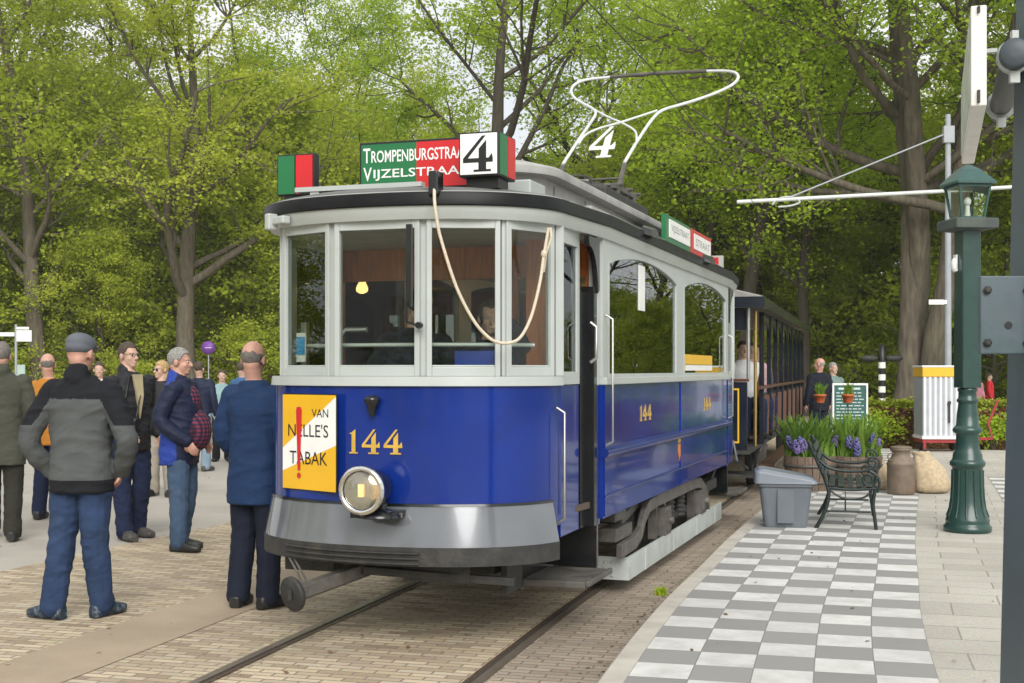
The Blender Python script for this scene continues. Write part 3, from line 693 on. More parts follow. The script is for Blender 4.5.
# ---- body below the windows
def front_only(c, ylim): return [p for p in c if abs(p[1]) >= ylim]
front_c = cap_curve(0, 40)
T('front_panel', wall(front_c, .70, 1.555), M['blue'], smooth=True)
T('front_panel', wall(cap_curve(0, 40, sgn=1), .70, 1.555), M['blue'], smooth=True)
mb = MB()
for s in (1, -1):
    mb2 = MB(); mb2.span((s * .99, -2.65, .655), (s * 1.02, 2.65, 1.548))
    T('side_panel', mb2, M['blue'])
    mb2 = MB()                                                   # rub rail and lower moulding
    mb2.tube([(s * 1.03, -2.66, 1.095), (s * 1.03, 2.66, 1.095)], .034, 10)
    T('rub_rail', mb2, M['blue'])
    mb2 = MB(); mb2.tube([(s * 1.022, -2.62, .80), (s * 1.022, 2.62, .80)], .011, 8); T('moulding', mb2, M['blue'])
    for y in (.03, -2.60, 2.60):
        mb2 = MB(); mb2.span((s * 1.0205, y - .02, .665), (s * 1.028, y + .02, 1.545)); T('seam_strip', mb2, M['blue'])
# platform sides: left closed, right with the door
for sg in (-1, 1):
    mb = MB(); mb.span((-.95, sg * 3.40, .70), (-.92, sg * 2.655, 1.555)); T('platform_panel', mb, M['blue'])
    mb = MB(); mb.span((.92, sg * 3.395, .62), (.945, sg * 2.98, 1.555)); door = T('door', mb, M['blue'], bevel=.004)
    mb = MB()
    for a, b, c, d in ((3.395, 3.345, 1.56, 2.53), (3.03, 2.98, 1.56, 2.53), (3.345, 3.03, 1.56, 1.64), (3.345, 3.03, 2.44, 2.53)):
        mb.span((.918, sg * a, c), (.95, sg * b, d))
    f = T('window_frame', mb, M['white'], door)
    mb = MB(); mb.span((.93, sg * 3.345, 1.64), (.936, sg * 3.03, 2.44)); mb.build('pane', M['glass'], f)
    mb = MB(); mb.span((.90, sg * 2.95, .62), (.95, sg * 2.80, 2.16)); mb.span((.915, sg * 2.80, .62), (1.0, sg * 2.725, 2.20))
    g = T('folding_gate', mb, M['black'], bevel=.004)
    # vestibule corner posts and the cast bracket under the eave
    mb = MB(); mb.span((.94, sg * 2.72, 1.55), (1.0, sg * 2.652, 2.53)); T('corner_post', mb, M['white'], bevel=.004)
    mb = MB(); mb.span((.94, sg * 2.72, .62), (1.0, sg * 2.652, 1.549)); T('corner_post', mb, M['blue'], bevel=.004)
    mb = MB()
    arc = [(.0, 0), (.0, -.34), (-.045, -.36), (-.045, -.30)] + [(-.05 - .22 * (1 - math.cos(t)), -.30 + .24 * math.sin(t)) for t in np.linspace(.2, 1.5, 7)] + [(-.27, 0)]
    mb.prism(arc, .035, lambda a, b, d: Vector((.985 + d, sg * (2.735 - a), 2.515 + b)))
    T('bracket', mb, M['black'])
# grab rails
def grab(x, y, z0, z1):
    mb = MB(); mb.tube([(x - .05, y, z0), (x, y, z0 + .03), (x, y, z1 - .03), (x - .05, y, z1)], .0085, 8); T('grab_rail', mb, M['steel'])
grab(1.075, -2.60, 1.14, 2.02); grab(1.0, -3.50, .72, 1.42); grab(1.075, 2.60, 1.14, 2.02)
mb = MB(); mb.tube([(.99, -2.86, 1.70), (1.03, -2.86, 1.73), (1.03, -2.86, 1.93), (.99, -2.86, 1.96)], .012, 8); T('door_handle', mb, M['steel'])
# sill running round the car
def belt(off, z0, z1, name, m, ev=.004):
    o = T(name, MB().loft([ring(off - .06, z0), ring(off, z0), ring(off, z1), ring(off - .06, z1), ring(off - .06, z0)], smooth=False, cap=False), m); smooth_by_angle(o); return o
for sg in (-1, 1):
    T('sill', wall(cap_curve(0, 40, sgn=sg), 1.556, 1.612, .08, o0=.022, o1=.016), M['white'], smooth=True)
for s in (1, -1):
    mb = MB(); mb.span((s * .985, -2.65, 1.550), (s * 1.045, 2.65, 1.60)); T('sill', mb, M['white'], bevel=.006)
mb = MB(); mb.span((-.98, -2.67, 1.556), (-.915, -3.38, 1.61)); mb.span((-.98, 2.67, 1.556), (-.915, 3.38, 1.61)); T('platform_sill', mb, M['white'])

# ---- windows of the two platforms (flat panes between posts)
CORN = [(.95, 3.40), (.945, 3.47), (.739, 3.865), (.297, 4.045), (-.297, 4.045), (-.739, 3.865), (-.945, 3.47), (-.95, 3.40)]
WZ0, WZ1 = 1.612, 2.535
def facet(p, q, kind, sg):
    p = Vector((p[0], sg * p[1])); q = Vector((q[0], sg * q[1])); d = (q - p); L = d.length; d.normalize(); n = Vector((d.y, -d.x))
    if n.dot(p + q) < 0: n = -n
    M3 = Matrix(((d.x, n.x, 0), (d.y, n.y, 0), (0, 0, 1)))
    def bx(mb, a, b, z0, z1, o=0.0, t=.05): 
        c = p + d * ((a + b) / 2) + n * (o - t / 2); mb.box((c.x, c.y, (z0 + z1) / 2), (b - a, t, z1 - z0), M3)
    e = .022; f = MB(); bl = .032
    bx(f, e, e + bl, WZ0, WZ1); bx(f, L - e - bl, L - e, WZ0, WZ1)
    bx(f, e + bl, L - e - bl, WZ0, WZ0 + .055); bx(f, e + bl, L - e - bl, WZ1 - .055, WZ1)
    # slim raised sash line
    bx(f, e + bl, L - e - bl, WZ0 + .055, WZ0 + .067, -.012, .03)
    w = T('window', f, M['white'], bevel=.004)
    g = MB(); bx(g, e + bl, L - e - bl, WZ0 + .055, WZ1 - .055, -.022, .006); g.build('pane', M['glass'], w)
    return p, d, n
for sg in (-1, 1):
    for i in (1, 2, 3, 4, 5): facet(CORN[i], CORN[i + 1], i, sg)
    for i in (1, 2, 3, 4, 5, 6):
        mb = MB(); x, y = CORN[i]; a = math.atan2(sg * y * .55, x)
        mb.box((x * .985, sg * y * .985, (WZ0 + WZ1) / 2), (.055, .062, WZ1 - WZ0), Matrix.Rotation(math.atan2(sg * (y - 2.9) * 1.25, x), 3, 'Z'))
        T('window_post', mb, M['white'], bevel=.006)
    mb = MB()                                   # closed left side of the platform: frame with pane
    for a, b, c, d in ((3.40, 3.34, WZ0, WZ1), (2.72, 2.66, WZ0, WZ1), (3.34, 2.72, WZ0, WZ0 + .06), (3.34, 2.72, WZ1 - .06, WZ1)):
        mb.span((-.95, sg * a, c), (-.90, sg * b, d))
    w = T('window', mb, M['white']); mb = MB(); mb.span((-.93, sg * 3.34, WZ0 + .06), (-.924, sg * 2.72, WZ1 - .06)); mb.build('pane', M['glass'], w)

# ---- saloon sides with arched windows
def arch(y0, y1, zs, rise, n=16):
    return [(y0 + (y1 - y0) * i / n, zs + rise * math.sin(PI * i / n) ** .75) for i in range(n + 1)]
WINS = ((-2.50, -.13), (.19, 2.49)); ZS = 2.385; RISE = .115
for s in (1, -1):
    for y0, y1 in WINS:
        a = arch(y0, y1, ZS, RISE); X = lambda p, q, d, s=s: Vector((s * (.985 + d), p, q))
        f = MB(); ia = arch(y0 + .022, y1 - .022, ZS - .01, RISE - .014)
        # arched frame strip, then the two stiles and bottom rail
        for i in range(len(a) - 1): f.prism([ia[i], ia[i + 1], a[i + 1], a[i]], .038, X)
        f.prism([(y0, 1.60), (y0 + .022, 1.60), ia[0], a[0]], .038, X); f.prism([(y1 - .022, 1.60), (y1, 1.60), a[-1], ia[-1]], .038, X)
        f.prism([(y0 + .022, 1.60), (y1 - .022, 1.60), (y1 - .022, 1.625), (y0 + .022, 1.625)], .038, X)
        w = T('window', f, M['white'])
        g = MB(); g.prism([(y0 + .022, 1.625), (y1 - .022, 1.625)] + ia[::-1], .006, lambda p, q, d, s=s: Vector((s * (1.0 + d), p, q))); g.build('pane', M['side_glass'], w)
    # letter board above the arches
    lb = MB(); X = lambda p, q, d, s=s: Vector((s * (.975 + d), p, q)); ZT = 2.575
    edge = [-2.65] + [y for pr in WINS for y in pr] + [2.65]
    for y0, y1 in WINS:
        a = arch(y0, y1, ZS, RISE)
        for i in range(len(a) - 1): lb.prism([a[i], a[i + 1], (a[i + 1][0], ZT), (a[i][0], ZT)], .045, X)
    for y0, y1 in ((-2.65, -2.50), (-.13, .19), (2.49, 2.65)): lb.prism([(y0, 1.60), (y1, 1.60), (y1, ZT), (y0, ZT)], .045, X)
    T('window_wall', lb, M['white'])
# paper notice and yellow band stuck on the panes
mb = MB(); mb.span((1.008, -1.55, 2.10), (1.011, -1.33, 2.44)); T('notice', mb, M['white_s'])
mb = MB(); mb.span((1.008, .28, 1.70), (1.011, 1.70, 1.79)); mb.span((1.008, .28, 1.64), (1.011, .30, 1.70)); T('window_sticker', mb, M['yellow'])
mb = MB(); mb.span((1.008, .32, 1.645), (1.010, 1.70, 1.695)); T('window_notice', mb, M['white_s'])

# ---- eaves and roof
T('cornice', MB().loft([ring(.0, 2.53), ring(.02, 2.53), ring(.035, 2.56), ring(.045, 2.585), ring(.050, 2.61), ring(-.1, 2.61), ring(-.1, 2.53), ring(.0, 2.53)], cap=False), M['white'], smooth=True)
T('fascia', MB().loft([ring(-.05, 2.604), ring(.060, 2.604), ring(.066, 2.610), ring(.066, 2.674), ring(.060, 2.684), ring(-.05, 2.684), ring(-.05, 2.604)], cap=False), M['fascia'], smooth=True)
T('gutter', MB().loft([ring(.0, 2.676), ring(.045, 2.676), ring(.052, 2.684), ring(.04, 2.692), ring(.0, 2.692), ring(.0, 2.676)], cap=False), M['roofgrey'], smooth=True)
def crown(z, k, e): return [Vector((x * k, y - math.copysign(e, y), z)) for x, y, _ in [tuple(p) for p in ring(.04, z)]]
T('roof', MB().loft([ring(.035, 2.68), crown(2.705, .96, .02), crown(2.73, .84, .10), crown(2.748, .66, .22), crown(2.758, .4, .45), crown(2.762, .1, 1.0)]), M['roofdark'], smooth=True)
mb = MB(); lan = dict(a=.60, b=.42, y0=2.55)
def lr(off, z): return ring(off, z, **lan)
T('clerestory', MB().loft([lr(0, 2.70), lr(0, 2.97), lr(0, 2.975)]), M['roofgrey'], smooth=True)
T('clerestory_roof', MB().loft([lr(.02, 2.955), lr(.10, 2.96), lr(.105, 2.975), lr(.105, 3.01), lr(.085, 3.025), lr(-.1, 3.075), lr(-.30, 3.095), lr(-.5, 3.10)]), M['roofgrey'], smooth=True)
mb = MB()
for s in (1, -1):
    for i in range(6): mb = MB(); mb.span((s * .602, -2.4 + i * .82, 2.80), (s * .612, -1.75 + i * .82, 2.93)); T('clerestory_vent', mb, M['roofgrey'])
# boards lying along the roof edge, roof box and ventilator hoods
mb = MB()
for s in (1, -1): mb.span((s * .86, -2.6, 2.735), (s * .93, 2.9, 2.76)); mb.span((s * .72, -2.6, 2.77), (s * .79, 2.9, 2.795))
T('roof_board', mb, M['roofgrey'])
mb = MB(); mb.span((.42, -3.30, 2.73), (.72, -2.98, 2.85)); T('roof_box', mb, M['white'], bevel=.01)
mb = MB(); mb.span((.15, -.6, 3.10), (.52, 1.0, 3.19)); T('resistor_box', mb, M['iron'], bevel=.02)
for y in (-1.55, .98):
    mb = MB(); pts = [(y + .13 * math.cos(t), .07 * math.sin(t)) for t in np.linspace(0, PI, 9)]
    mb.prism(pts, .09, lambda a, b, d: Vector((1.06 + d * .9, a, 2.665 + b - d * .3))); T('lamp_hood', mb, M['black'])
mb = MB()                                                       # pale cast ornament under the left eave
mb.box((-.66, -3.99, 2.565), (.12, .06, .05), Matrix.Rotation(-.5, 3, 'Z')); mb.box((-.74, -3.97, 2.56), (.05, .07, .10), Matrix.Rotation(-.5, 3, 'Z'))
T('eave_ornament', mb, M['white'], bevel=.01)

# ---- fender and front gear
fc = [p for p in cap_curve(0, 48) if p[1] < -3.52]
T('fender', wall(fc, .62, .858, .02, o0=.062, o1=.014), M['fender'], smooth=True)
T('fender_skirt', wall(fc, .51, .619, .02, o0=.064, o1=.064), M['iron'], smooth=True)
mb = wall(fc, .853, .868, .02, o0=.020, o1=.016); T('fender_beading', mb, M['black'], smooth=True)
mb = MB(); mb.lathe([(.150, 0), (.150, .02)], 20, m=0)
T('fender', wall([(x, -y) for x, y in fc], .62, .858, .02, o0=.062, o1=.014), M['fender'], smooth=True)
mb = MB()
for k, (z, x0, x1) in enumerate(((.585, -.62, .30), (.555, -.62, .30), (.525, -.62, .30))):
    mb.tube([(x, front_y(x) - .076, z) for x in np.linspace(x0, x1, 10)], .007, 6)
T('guard_bars', mb, M['iron'])
HL = Vector((.045, -4.335, .965))
MX = Matrix.Rotation(R(90), 3, 'X')                              # lathe axis along -y
mb = MB(); mb.lathe([(.03, -.26), (.085, -.24), (.115, -.14), (.125, -.05), (.128, 0), (.10, .0)], 28, HL, MX); hl = T('headlight', mb, M['black'])
mb = MB(); mb.lathe([(.128, -.012), (.140, -.008), (.142, .012), (.130, .026), (.114, .024), (.110, .008), (.128, -.012)], 32, HL, MX); mb.build('rim', M['chrome'], hl)
mb = MB(); mb.lathe([(.110, .012), (.08, .030), (.04, .038), (.005, .040)], 28, HL, MX); mb.build('lens', M['lens'], hl)
mb = MB(); mb.lathe([(.108, .004), (.095, -.03), (.06, -.07), (.005, -.085)], 24, HL + Vector((0, -.004, 0)), MX); mb.build('reflector', mat('lamp_reflector', (.62, .60, .52), .2, metal=.9, var=.1), hl)
mb = MB(); mb.span((HL.x - .014, HL.y - .025, HL.z - .035), (HL.x + .014, HL.y + .0, HL.z + .035)); mb.build('bulb', emit_mat('lamp_bulb', (1, .62, .25), .9), hl)
mb = MB(); mb.span((HL.x - .10, -4.28, .80), (HL.x + .16, -4.07, .835)); mb.bar((HL.x + .05, -4.2, .83), (HL.x + .05, -4.2, .90), .06, .06)
mb.lathe([(.13, .0), (.13, .02), (.04, .05)], 20, (HL.x + .05, -4.20, .80)); T('headlight_bracket', mb, M['black'])
mb = MB(); mb.lathe([(.02, .06), (.045, .05), (.05, .03), (.03, 0), (.015, -.06)], 16, (-.0, -4.10, 1.44)); mb.span((-.02, -4.10, 1.42), (.02, -4.065, 1.46)); T('signal_lamp', mb, M['black'])
# fleet numbers
FN = lambda a, b, d: Vector((-.165 + a, front_y(-.165 + a) - .004 - d, 1.155 + b))
mb = digit1(lambda a, b, d: FN(a, b, d), .055, .145, .003)
digit4(lambda a, b, d: FN(a + .085, b, d), .115, .145, .003, mb); digit4(lambda a, b, d: FN(a + .225, b, d), .115, .145, .003, mb)
T('fleet_number', mb, M['gold'])
for y0 in (-1.55, 1.15):
    SN = lambda a, b, d: Vector((1.0215 + d, y0 + a, 1.265 + b))
    mb = digit1(lambda a, b, d: SN(a, b, d), .07, .12, .003); digit4(lambda a, b, d: SN(a + .10, b, d), .13, .12, .003, mb); digit4(lambda a, b, d: SN(a + .26, b, d), .13, .12, .003, mb)
    T('fleet_number', mb, M['gold'])
mb = MB(); mb.prism([(0, .10), (.13, .10), (.13, .03), (.065, -.05), (0, .03)], .004, lambda a, b, d: Vector((1.0215 + d, -.10 + a, .915 + b)))
mb.prism([(.02, .11), (.11, .11), (.12, .15), (.01, .15)], .004, lambda a, b, d: Vector((1.0215 + d, -.10 + a, .915 + b)), 1)
T('crest', mb, [mat('crest_orange', (.6, .2, .04), .4), M['gold']])
# enamel advertisement on the left of the front
sA, sB = Vector((-.685, front_y(-.685) - .030)), Vector((-.235, front_y(-.235) - .050)); sd = (sB - sA); SW = sd.length; sd.normalize(); sn = Vector((sd.y, -sd.x))
if sn.y > 0: sn = -sn
SZ, SH = .925, .575
def SG(o): return lambda a, b, d: Vector((sA.x + sd.x * a + sn.x * (d + o), sA.y + sd.y * a + sn.y * (d + o), SZ + b))
mb = MB(); mb.prism([(-.006, -.006), (SW + .006, -.006), (SW + .006, SH + .006), (-.006, SH + .006)], .006, SG(-.007), 4)
for poly, mi in (([(0, .428), (1, .98), (1, 1), (0, 1)], 0), ([(0, .185), (1, .48), (1, .98), (0, .428)], 1), ([(0, 0), (1, 0), (1, .48), (0, .185)], 0)):
    mb.prism([(a * SW, b * SH) for a, b in poly], .004, SG(0), mi)
ad = T('advertisement_sign', mb, [M['yellow_s'], M['white_s'], M['black_s'], M['red_s'], M['black_s']])
for txt, x0, x1, zc, hh in (('VAN', .56, .87, .81, .085), ("NELLE'S", .11, .87, .625, .135), ('TABAK', .14, .85, .335, .135)):
    text_mb(txt, (x1 - x0) * SW, hh * SH, lambda a, b, d, x0=x0, zc=zc, hh=hh: SG(.0045)(x0 * SW + a, (zc - hh / 2) * SH + b, d), .0012).build('lettering', M['black_s'], ad)
mb = MB(); mb.prism([(.30 * SW, .20 * SH), (.345 * SW, .20 * SH), (.375 * SW, .84 * SH), (.355 * SW, .87 * SH), (.29 * SW, .87 * SH), (.27 * SW, .84 * SH)], .001, SG(.0075))
mb.prism([(.322 * SW + .017 * math.cos(t), .145 * SH + .017 * math.sin(t)) for t in np.linspace(0, 2 * PI, 13)[:-1]], .001, SG(.0075)); mb.build('exclamation_mark', M['red_s'], ad)

# ---- roof signs at the front
def box_sign(name, x0, x1, y, dp, z0, z1, lean=0.0):
    mb = MB(); mb.span((x0, y, z0), (x1, y + dp, z1)); return T(name, mb, M['black_s'], bevel=.004)
b = box_sign('number_box', .475, .725, -3.92, .30, 2.785, 3.045)
mb = MB(); mb.span((.486, -3.926, 2.796), (.714, -3.9205, 3.034)); f = mb.build('front_glass', M['white_s'], b)
mb = digit4(lambda a, z, d: Vector((.504 + a, -3.9265 - d, 2.81 + z)), .185, .21, .0015); mb.build('digit', M['black_s'], b)
mb = MB(); mb.span((.7255, -3.91, 2.795), (.730, -3.775, 3.035)); mb.build('green_glass', M['green_s'], b)
mb = MB(); mb.span((.7255, -3.765, 2.795), (.730, -3.63, 3.035)); mb.build('red_glass', M['red_s'], b)
mb = MB(); mb.span((.50, -3.86, 2.72), (.70, -3.68, 2.784)); mb.build('base', M['black_s'], b)
b = box_sign('colour_box', -.805, -.545, -3.78, .07, 2.745, 3.005)
mb = MB(); mb.span((-.795, -3.786, 2.755), (-.680, -3.7805, 2.995)); mb.build('green_glass', M['green_s'], b)
mb = MB(); mb.span((-.670, -3.786, 2.755), (-.555, -3.7805, 2.995)); mb.build('red_glass', M['red_s'], b)
mb = MB(); mb.span((-.76, -3.77, 2.68), (-.60, -3.72, 2.744)); mb.build('base', M['black_s'], b)
b = box_sign('destination_board', -.30, .50, -3.64, .05, 2.77, 3.075)
mb = MB(); mb.span((-.285, -3.646, 2.78), (.09, -3.6405, 3.06)); mb.build('green_field', M['green_s'], b)
mb = MB(); mb.span((.09, -3.646, 2.78), (.485, -3.6405, 3.06)); mb.build('red_field', M['red_s'], b)
mb = MB(); DB = lambda x, z: (lambda a, q, d: Vector((x + a, -3.6465 - d, z + q)))
text_mb('T', .048, .092, DB(-.27, 2.945), .001, mb, bold=.012); text_mb('ROMPENBURGSTRAAT', .655, .075, DB(-.215, 2.945), .001, mb, bold=.012)
text_mb('V', .058, .085, DB(-.27, 2.832), .001, mb, bold=.01); text_mb('IJZELSTRAAT', .64, .070, DB(-.20, 2.832), .001, mb, bold=.01)
mb.build('lettering', M['white_s'], b)
mb = MB(); mb.span((-.60, -3.93, 2.742), (.24, -3.87, 2.77)); mb.span((-.50, -3.92, 2.70), (-.44, -3.88, 2.742)); mb.span((.10, -3.92, 2.70), (.16, -3.88, 2.742)); T('sign_rail', mb, M['white'])
# sign on the side of the roof, a smaller one behind it
b = None
mb = MB(); mb.span((.90, -.20, 2.75), (.935, 2.05, 2.985)); b = T('side_route_board', mb, [M['green_s']])
mb = MB(); mb.span((.9355, .95, 2.755), (.940, 2.045, 2.98)); mb.build('red_field', M['red_s'], b)
mb = MB(); mb.span((.9355, -.05, 2.80), (.942, .90, 2.955)); mb.span((.9405, 1.10, 2.80), (.945, 2.00, 2.945)); mb.build('white_panel', M['white_s'], b)
mb = MB(); SB = lambda y, z, x: (lambda a, q, d: Vector((x + d, y + a, z + q)))
FL = mat('faded_letters', (.30, .34, .30), .6); text_mb('VIJZELSTRAAT', .80, .075, SB(.02, 2.84, .9425), .001, mb); mb.build('lettering', FL, b); mb = MB(); text_mb('STRAAT', .74, .07, SB(1.18, 2.835, .9455), .001, mb); mb.build('lettering', FL, b)
mb = MB(); mb.span((.50, 3.35, 2.74), (.85, 3.40, 2.93)); b = T('rear_route_board', mb, M['roofgrey']); mb = MB(); mb.span((.53, 3.344, 2.76), (.80, 3.3495, 2.91)); mb.build('red_field', M['red_s'], b)

# ---- bow collector
def bow_pt(px, py):
    k = (px - 512) / FPX; a = (HOR - py) / FPX; q = k * ST + CT
    Yd = 5.34 / (.599 * q - a); X = k * Yd
    return Vector((X * CT - Yd * ST - TU, X * ST + Yd * CT - TV, CAM_H + a * Yd))
def zb(x, y): return bow_pt(540 + x / 3.417, 40 + y / 3.417)
def smooth_path(pts, n=6):
    out = []; P = [pts[0]] + list(pts) + [pts[-1]]
    for i in range(1, len(P) - 2):
        for k in range(n):
            t = k / n; a, b_, c, d = P[i - 1], P[i], P[i + 1], P[i + 2]
            out.append(.5 * ((2 * b_) + (c - a) * t + (2 * a - 5 * b_ + 4 * c - d) * t * t + (3 * b_ - a - 3 * c + d) * t ** 3))
    return out + [pts[-1]]
white_tube = mat('bow_tube', (.62, .64, .62), .45, var=.1, dirt=(.3, .3, .28), dscale=4)
mb = MB()
mb.tube(smooth_path([zb(*p) for p in ((78, 425), (130, 345), (178, 275), (190, 250), (178, 234), (150, 219), (120, 200), (107, 178), (113, 158), (135, 143), (170, 134), (240, 127))]), .017, 8)
mb.tube(smooth_path([zb(*p) for p in ((288, 420), (330, 350), (378, 278), (415, 242), (470, 224), (530, 206), (600, 181), (655, 154), (677, 130), (668, 113), (635, 106), (570, 106))]), .017, 8)
bow = T('bow_collector', mb, white_tube)
mb = MB(); mb.tube([zb(240, 127), zb(340, 118), zb(450, 111), zb(570, 106)], .022, 8); mb.build('contact_strip', M['truck'], bow)
mb = MB(); mb.tube(smooth_path([zb(*p) for p in ((132, 355), (155, 325), (200, 303), (280, 280), (400, 241))]), .013, 6); mb.tube(smooth_path([zb(*p) for p in ((182, 236), (230, 262), (285, 286), (325, 312), (330, 345))]), .013, 6); mb.build('brace', white_tube, bow)
c4 = zb(172, 412)
mb = digit4(lambda a, b, d: Vector((c4.x + a + b * .28, c4.y - .15 + d, c4.z + b)), .26, .30, .02); mb.build('digit', M['white_s'], bow)
pL, pR = zb(78, 425), zb(288, 420)
mb = MB()
for p in (pL, pR): mb.bar((p.x, p.y - .22, 3.42), p + Vector((0, .03, 0)), .04, .04); mb.bar((p.x, p.y - .45, 3.41), (p.x, p.y + .5, 3.41), .05, .045); mb.span((p.x - .03, p.y - .36, 3.02), (p.x + .03, p.y - .30, 3.39)); mb.span((p.x - .03, p.y + .3, 3.02), (p.x + .03, p.y + .36, 3.39))
for yy in (-.3, .1, .45): mb.tube([(pL.x - .08, pL.y + yy, 3.44), (pR.x + .06, pR.y + yy, 3.44)], .018, 8)
mb.tube([(pL.x, pL.y - .10, 3.53), (pR.x, pR.y - .10, 3.53)], .012, 6)
mb.build('base_frame', M['truck'], bow)
mb = MB()
for i in range(12): mb.lathe([(.045, 0), (.062, .006), (.062, .016), (.045, .022)], 12, (pL.x + .10 + i * .022, pL.y - .36, 3.44), Matrix.Rotation(R(90), 3, 'Y'))
mb.build('spring', M['roofgrey'], bow)
mb = MB(); mb.span((pR.x - .28, pR.y - .1, 3.30), (pR.x - .02, pR.y + .2, 3.47)); mb.tube([(pR.x - .36, pR.y - .35, 3.45), (pR.x - .15, pR.y - .35, 3.41), (pR.x + .02, pR.y - .30, 3.30)], .045, 10); mb.tube(smooth_path([Vector((pL.x + .36, pL.y - .40, 3.30)), Vector((pL.x + .42, pL.y - .42, 3.42)), Vector((pL.x + .36, pL.y - .42, 3.52)), Vector((pL.x + .05, pL.y - .42, 3.53))], 4), .012, 6); mb.build('mechanism_box', M['iron'], bow)
# bell rope looped over the windows
RP = [(434.5, 176, 7.46), (434.5, 200, 7.32), (437, 220, 7.30), (440.9, 239, 7.30), (456, 286, 7.31), (473, 319.6, 7.32), (486.8, 336, 7.33), (497, 342, 7.34), (508, 343, 7.36), (520, 337.7, 7.40), (531, 317, 7.47), (539.6, 283.5, 7.53), (543.8, 255.6, 7.57), (548.5, 228, 7.60)]
def to_tram(p): return Vector((p.x * CT - p.y * ST - TU, p.x * ST + p.y * CT - TV, p.z))
rp = [to_tram(at(a, Yd, b)) for a, b, Yd in RP]
mb = MB(); mb.tube(smooth_path(rp, 5), .0095, 8); e = rp[-1]
mb.tube([e + Vector((.012, 0, 0)), e + Vector((.022, -.01, -.06)), e + Vector((-.01, -.01, -.14)), e + Vector((-.03, 0, -.26))], .008, 6); mb.ell(rp[-2] + Vector((0, 0, .01)), (.018, .018, .024))
T('bell_rope', mb, M['rope'])
mb = MB(); mb.span((.36, -4.12, 2.66), (.42, -4.02, 2.80)); T('rope_pulley', mb, M['black'], bevel=.01)
# wiper and its knob on the middle window
mb = MB(); mb.bar((.225, -4.075, 2.50), (.225, -4.075, 2.02), .034, .02); mb.bar((.215, -4.09, 2.05), (.215, -4.09, 1.93), .012, .012); mb.bar((.215, -4.09, 1.93), (.285, -4.10, 1.91), .014, .014); mb.lathe([(.018, 0), (.022, .02), (.018, .045)], 12, (.29, -4.06, 1.91), MX)
T('wiper', mb, M['black'])

# ---- interior
mb = MB(); mb.loft([ring(-.03, .74), ring(-.03, .78)], smooth=False); mb.span((-1.0, -2.65, .74), (-.93, 2.65, .78)); mb.span((.93, -2.65, .74), (1.0, 2.65, .78)); T('floor', mb, M['floor'])
mb = MB(); mb.loft([ring(-.06, 2.50), ring(-.06, 2.528)], smooth=False); T('ceiling', mb, mat('ceiling_cream', (.48, .42, .30), .6))
for sg in (-1, 1):
    mb = MB(); Y = sg * 2.63
    for x0, x1, z0, z1 in ((-.98, -.36, .78, 1.58), (.36, .98, .78, 1.58), (-.98, -.90, 1.58, 2.5), (.90, .98, 1.58, 2.5), (-.42, -.33, .78, 2.28), (.33, .42, .78, 2.28), (-.90, .90, 2.28, 2.5)):
        mb.span((x0, Y - .018, z0), (x1, Y + .018, z1))
    bk = T('bulkhead', mb, M['wood'])
    for a, b in ((-.90, -.42), (.42, .90)): mb = MB(); mb.span((a, Y - .003, 1.58), (b, Y + .003, 2.28)); mb.build('pane', M['glass'], bk)
    mb = MB(); mb.span((.60, sg * 3.02, .78), (.90, sg * 2.98, 2.5)); T('draught_screen', mb, M['wood'])
    mb = MB(); mb.span((-.28, sg * 3.72, .78), (.22, sg * 3.40, 1.50)); mb.lathe([(.13, 0), (.13, .06), (.05, .09)], 20, (-.02, sg * 3.56, 1.50)); mb.bar((-.02, sg * 3.56, 1.60), (.16, sg * 3.60, 1.60), .025, .02); T('controller', mb, M['black'], bevel=.01)
    mb = MB(); mb.tube([(x, sg * (abs(front_y(x)) - .13), 1.80) for x in np.linspace(-.84, .84, 15)], .012, 8); T('hand_rail', mb, M['white'])
for s in (1, -1):
    mb = MB(); mb.span((s * .96, -2.55, 1.16), (s * .55, 2.55, 1.22)); mb.span((s * .965, -2.55, 1.22), (s * .91, 2.55, 1.58)); mb.span((s * .60, -2.5, .78), (s * .64, 2.5, 1.16)); T('bench_seat', mb, M['wood_dk'])
mb = MB(); mb.span((.40, -3.80, 1.60), (.66, -3.60, 1.765)); T('blue_case', mb, M['seat_blue'], bevel=.006)
mb = MB(); mb.span((-.62, -3.74, .78), (-.66, -3.70, 1.95)); mb.tube([(-.40, -3.70, 1.60), (-.40, -3.70, 1.86), (-.36, -3.70, 1.90), (-.22, -3.70, 1.90)], .018, 8); T('brake_stand', mb, M['steel'])
for y in (-1.4, 0, 1.4):
    mb = MB(); mb.lathe([(.02, .10), (.03, .06), (.06, .0), (.055, -.03), (.02, -.05)], 14, (.0, y, 2.42)); T('ceiling_lamp', mb, emit_mat('saloon_lamp', (1, .55, .2), 14))
# leaflets behind the left front pane
ia = Vector((-.70, front_y(-.70) + .075))
mb = MB(); ang = Matrix.Rotation(-.38, 3, 'Z'); mb.box((-.60, -3.845, 1.79), (.085, .006, .18), ang); lf = T('leaflet', mb, M['white_s'])
mb = MB(); mb.box((-.602, -3.851, 1.80), (.075, .004, .11), ang); mb.build('printed_panel', mat('leaflet_blue', (.02, .28, .62), .4), lf)

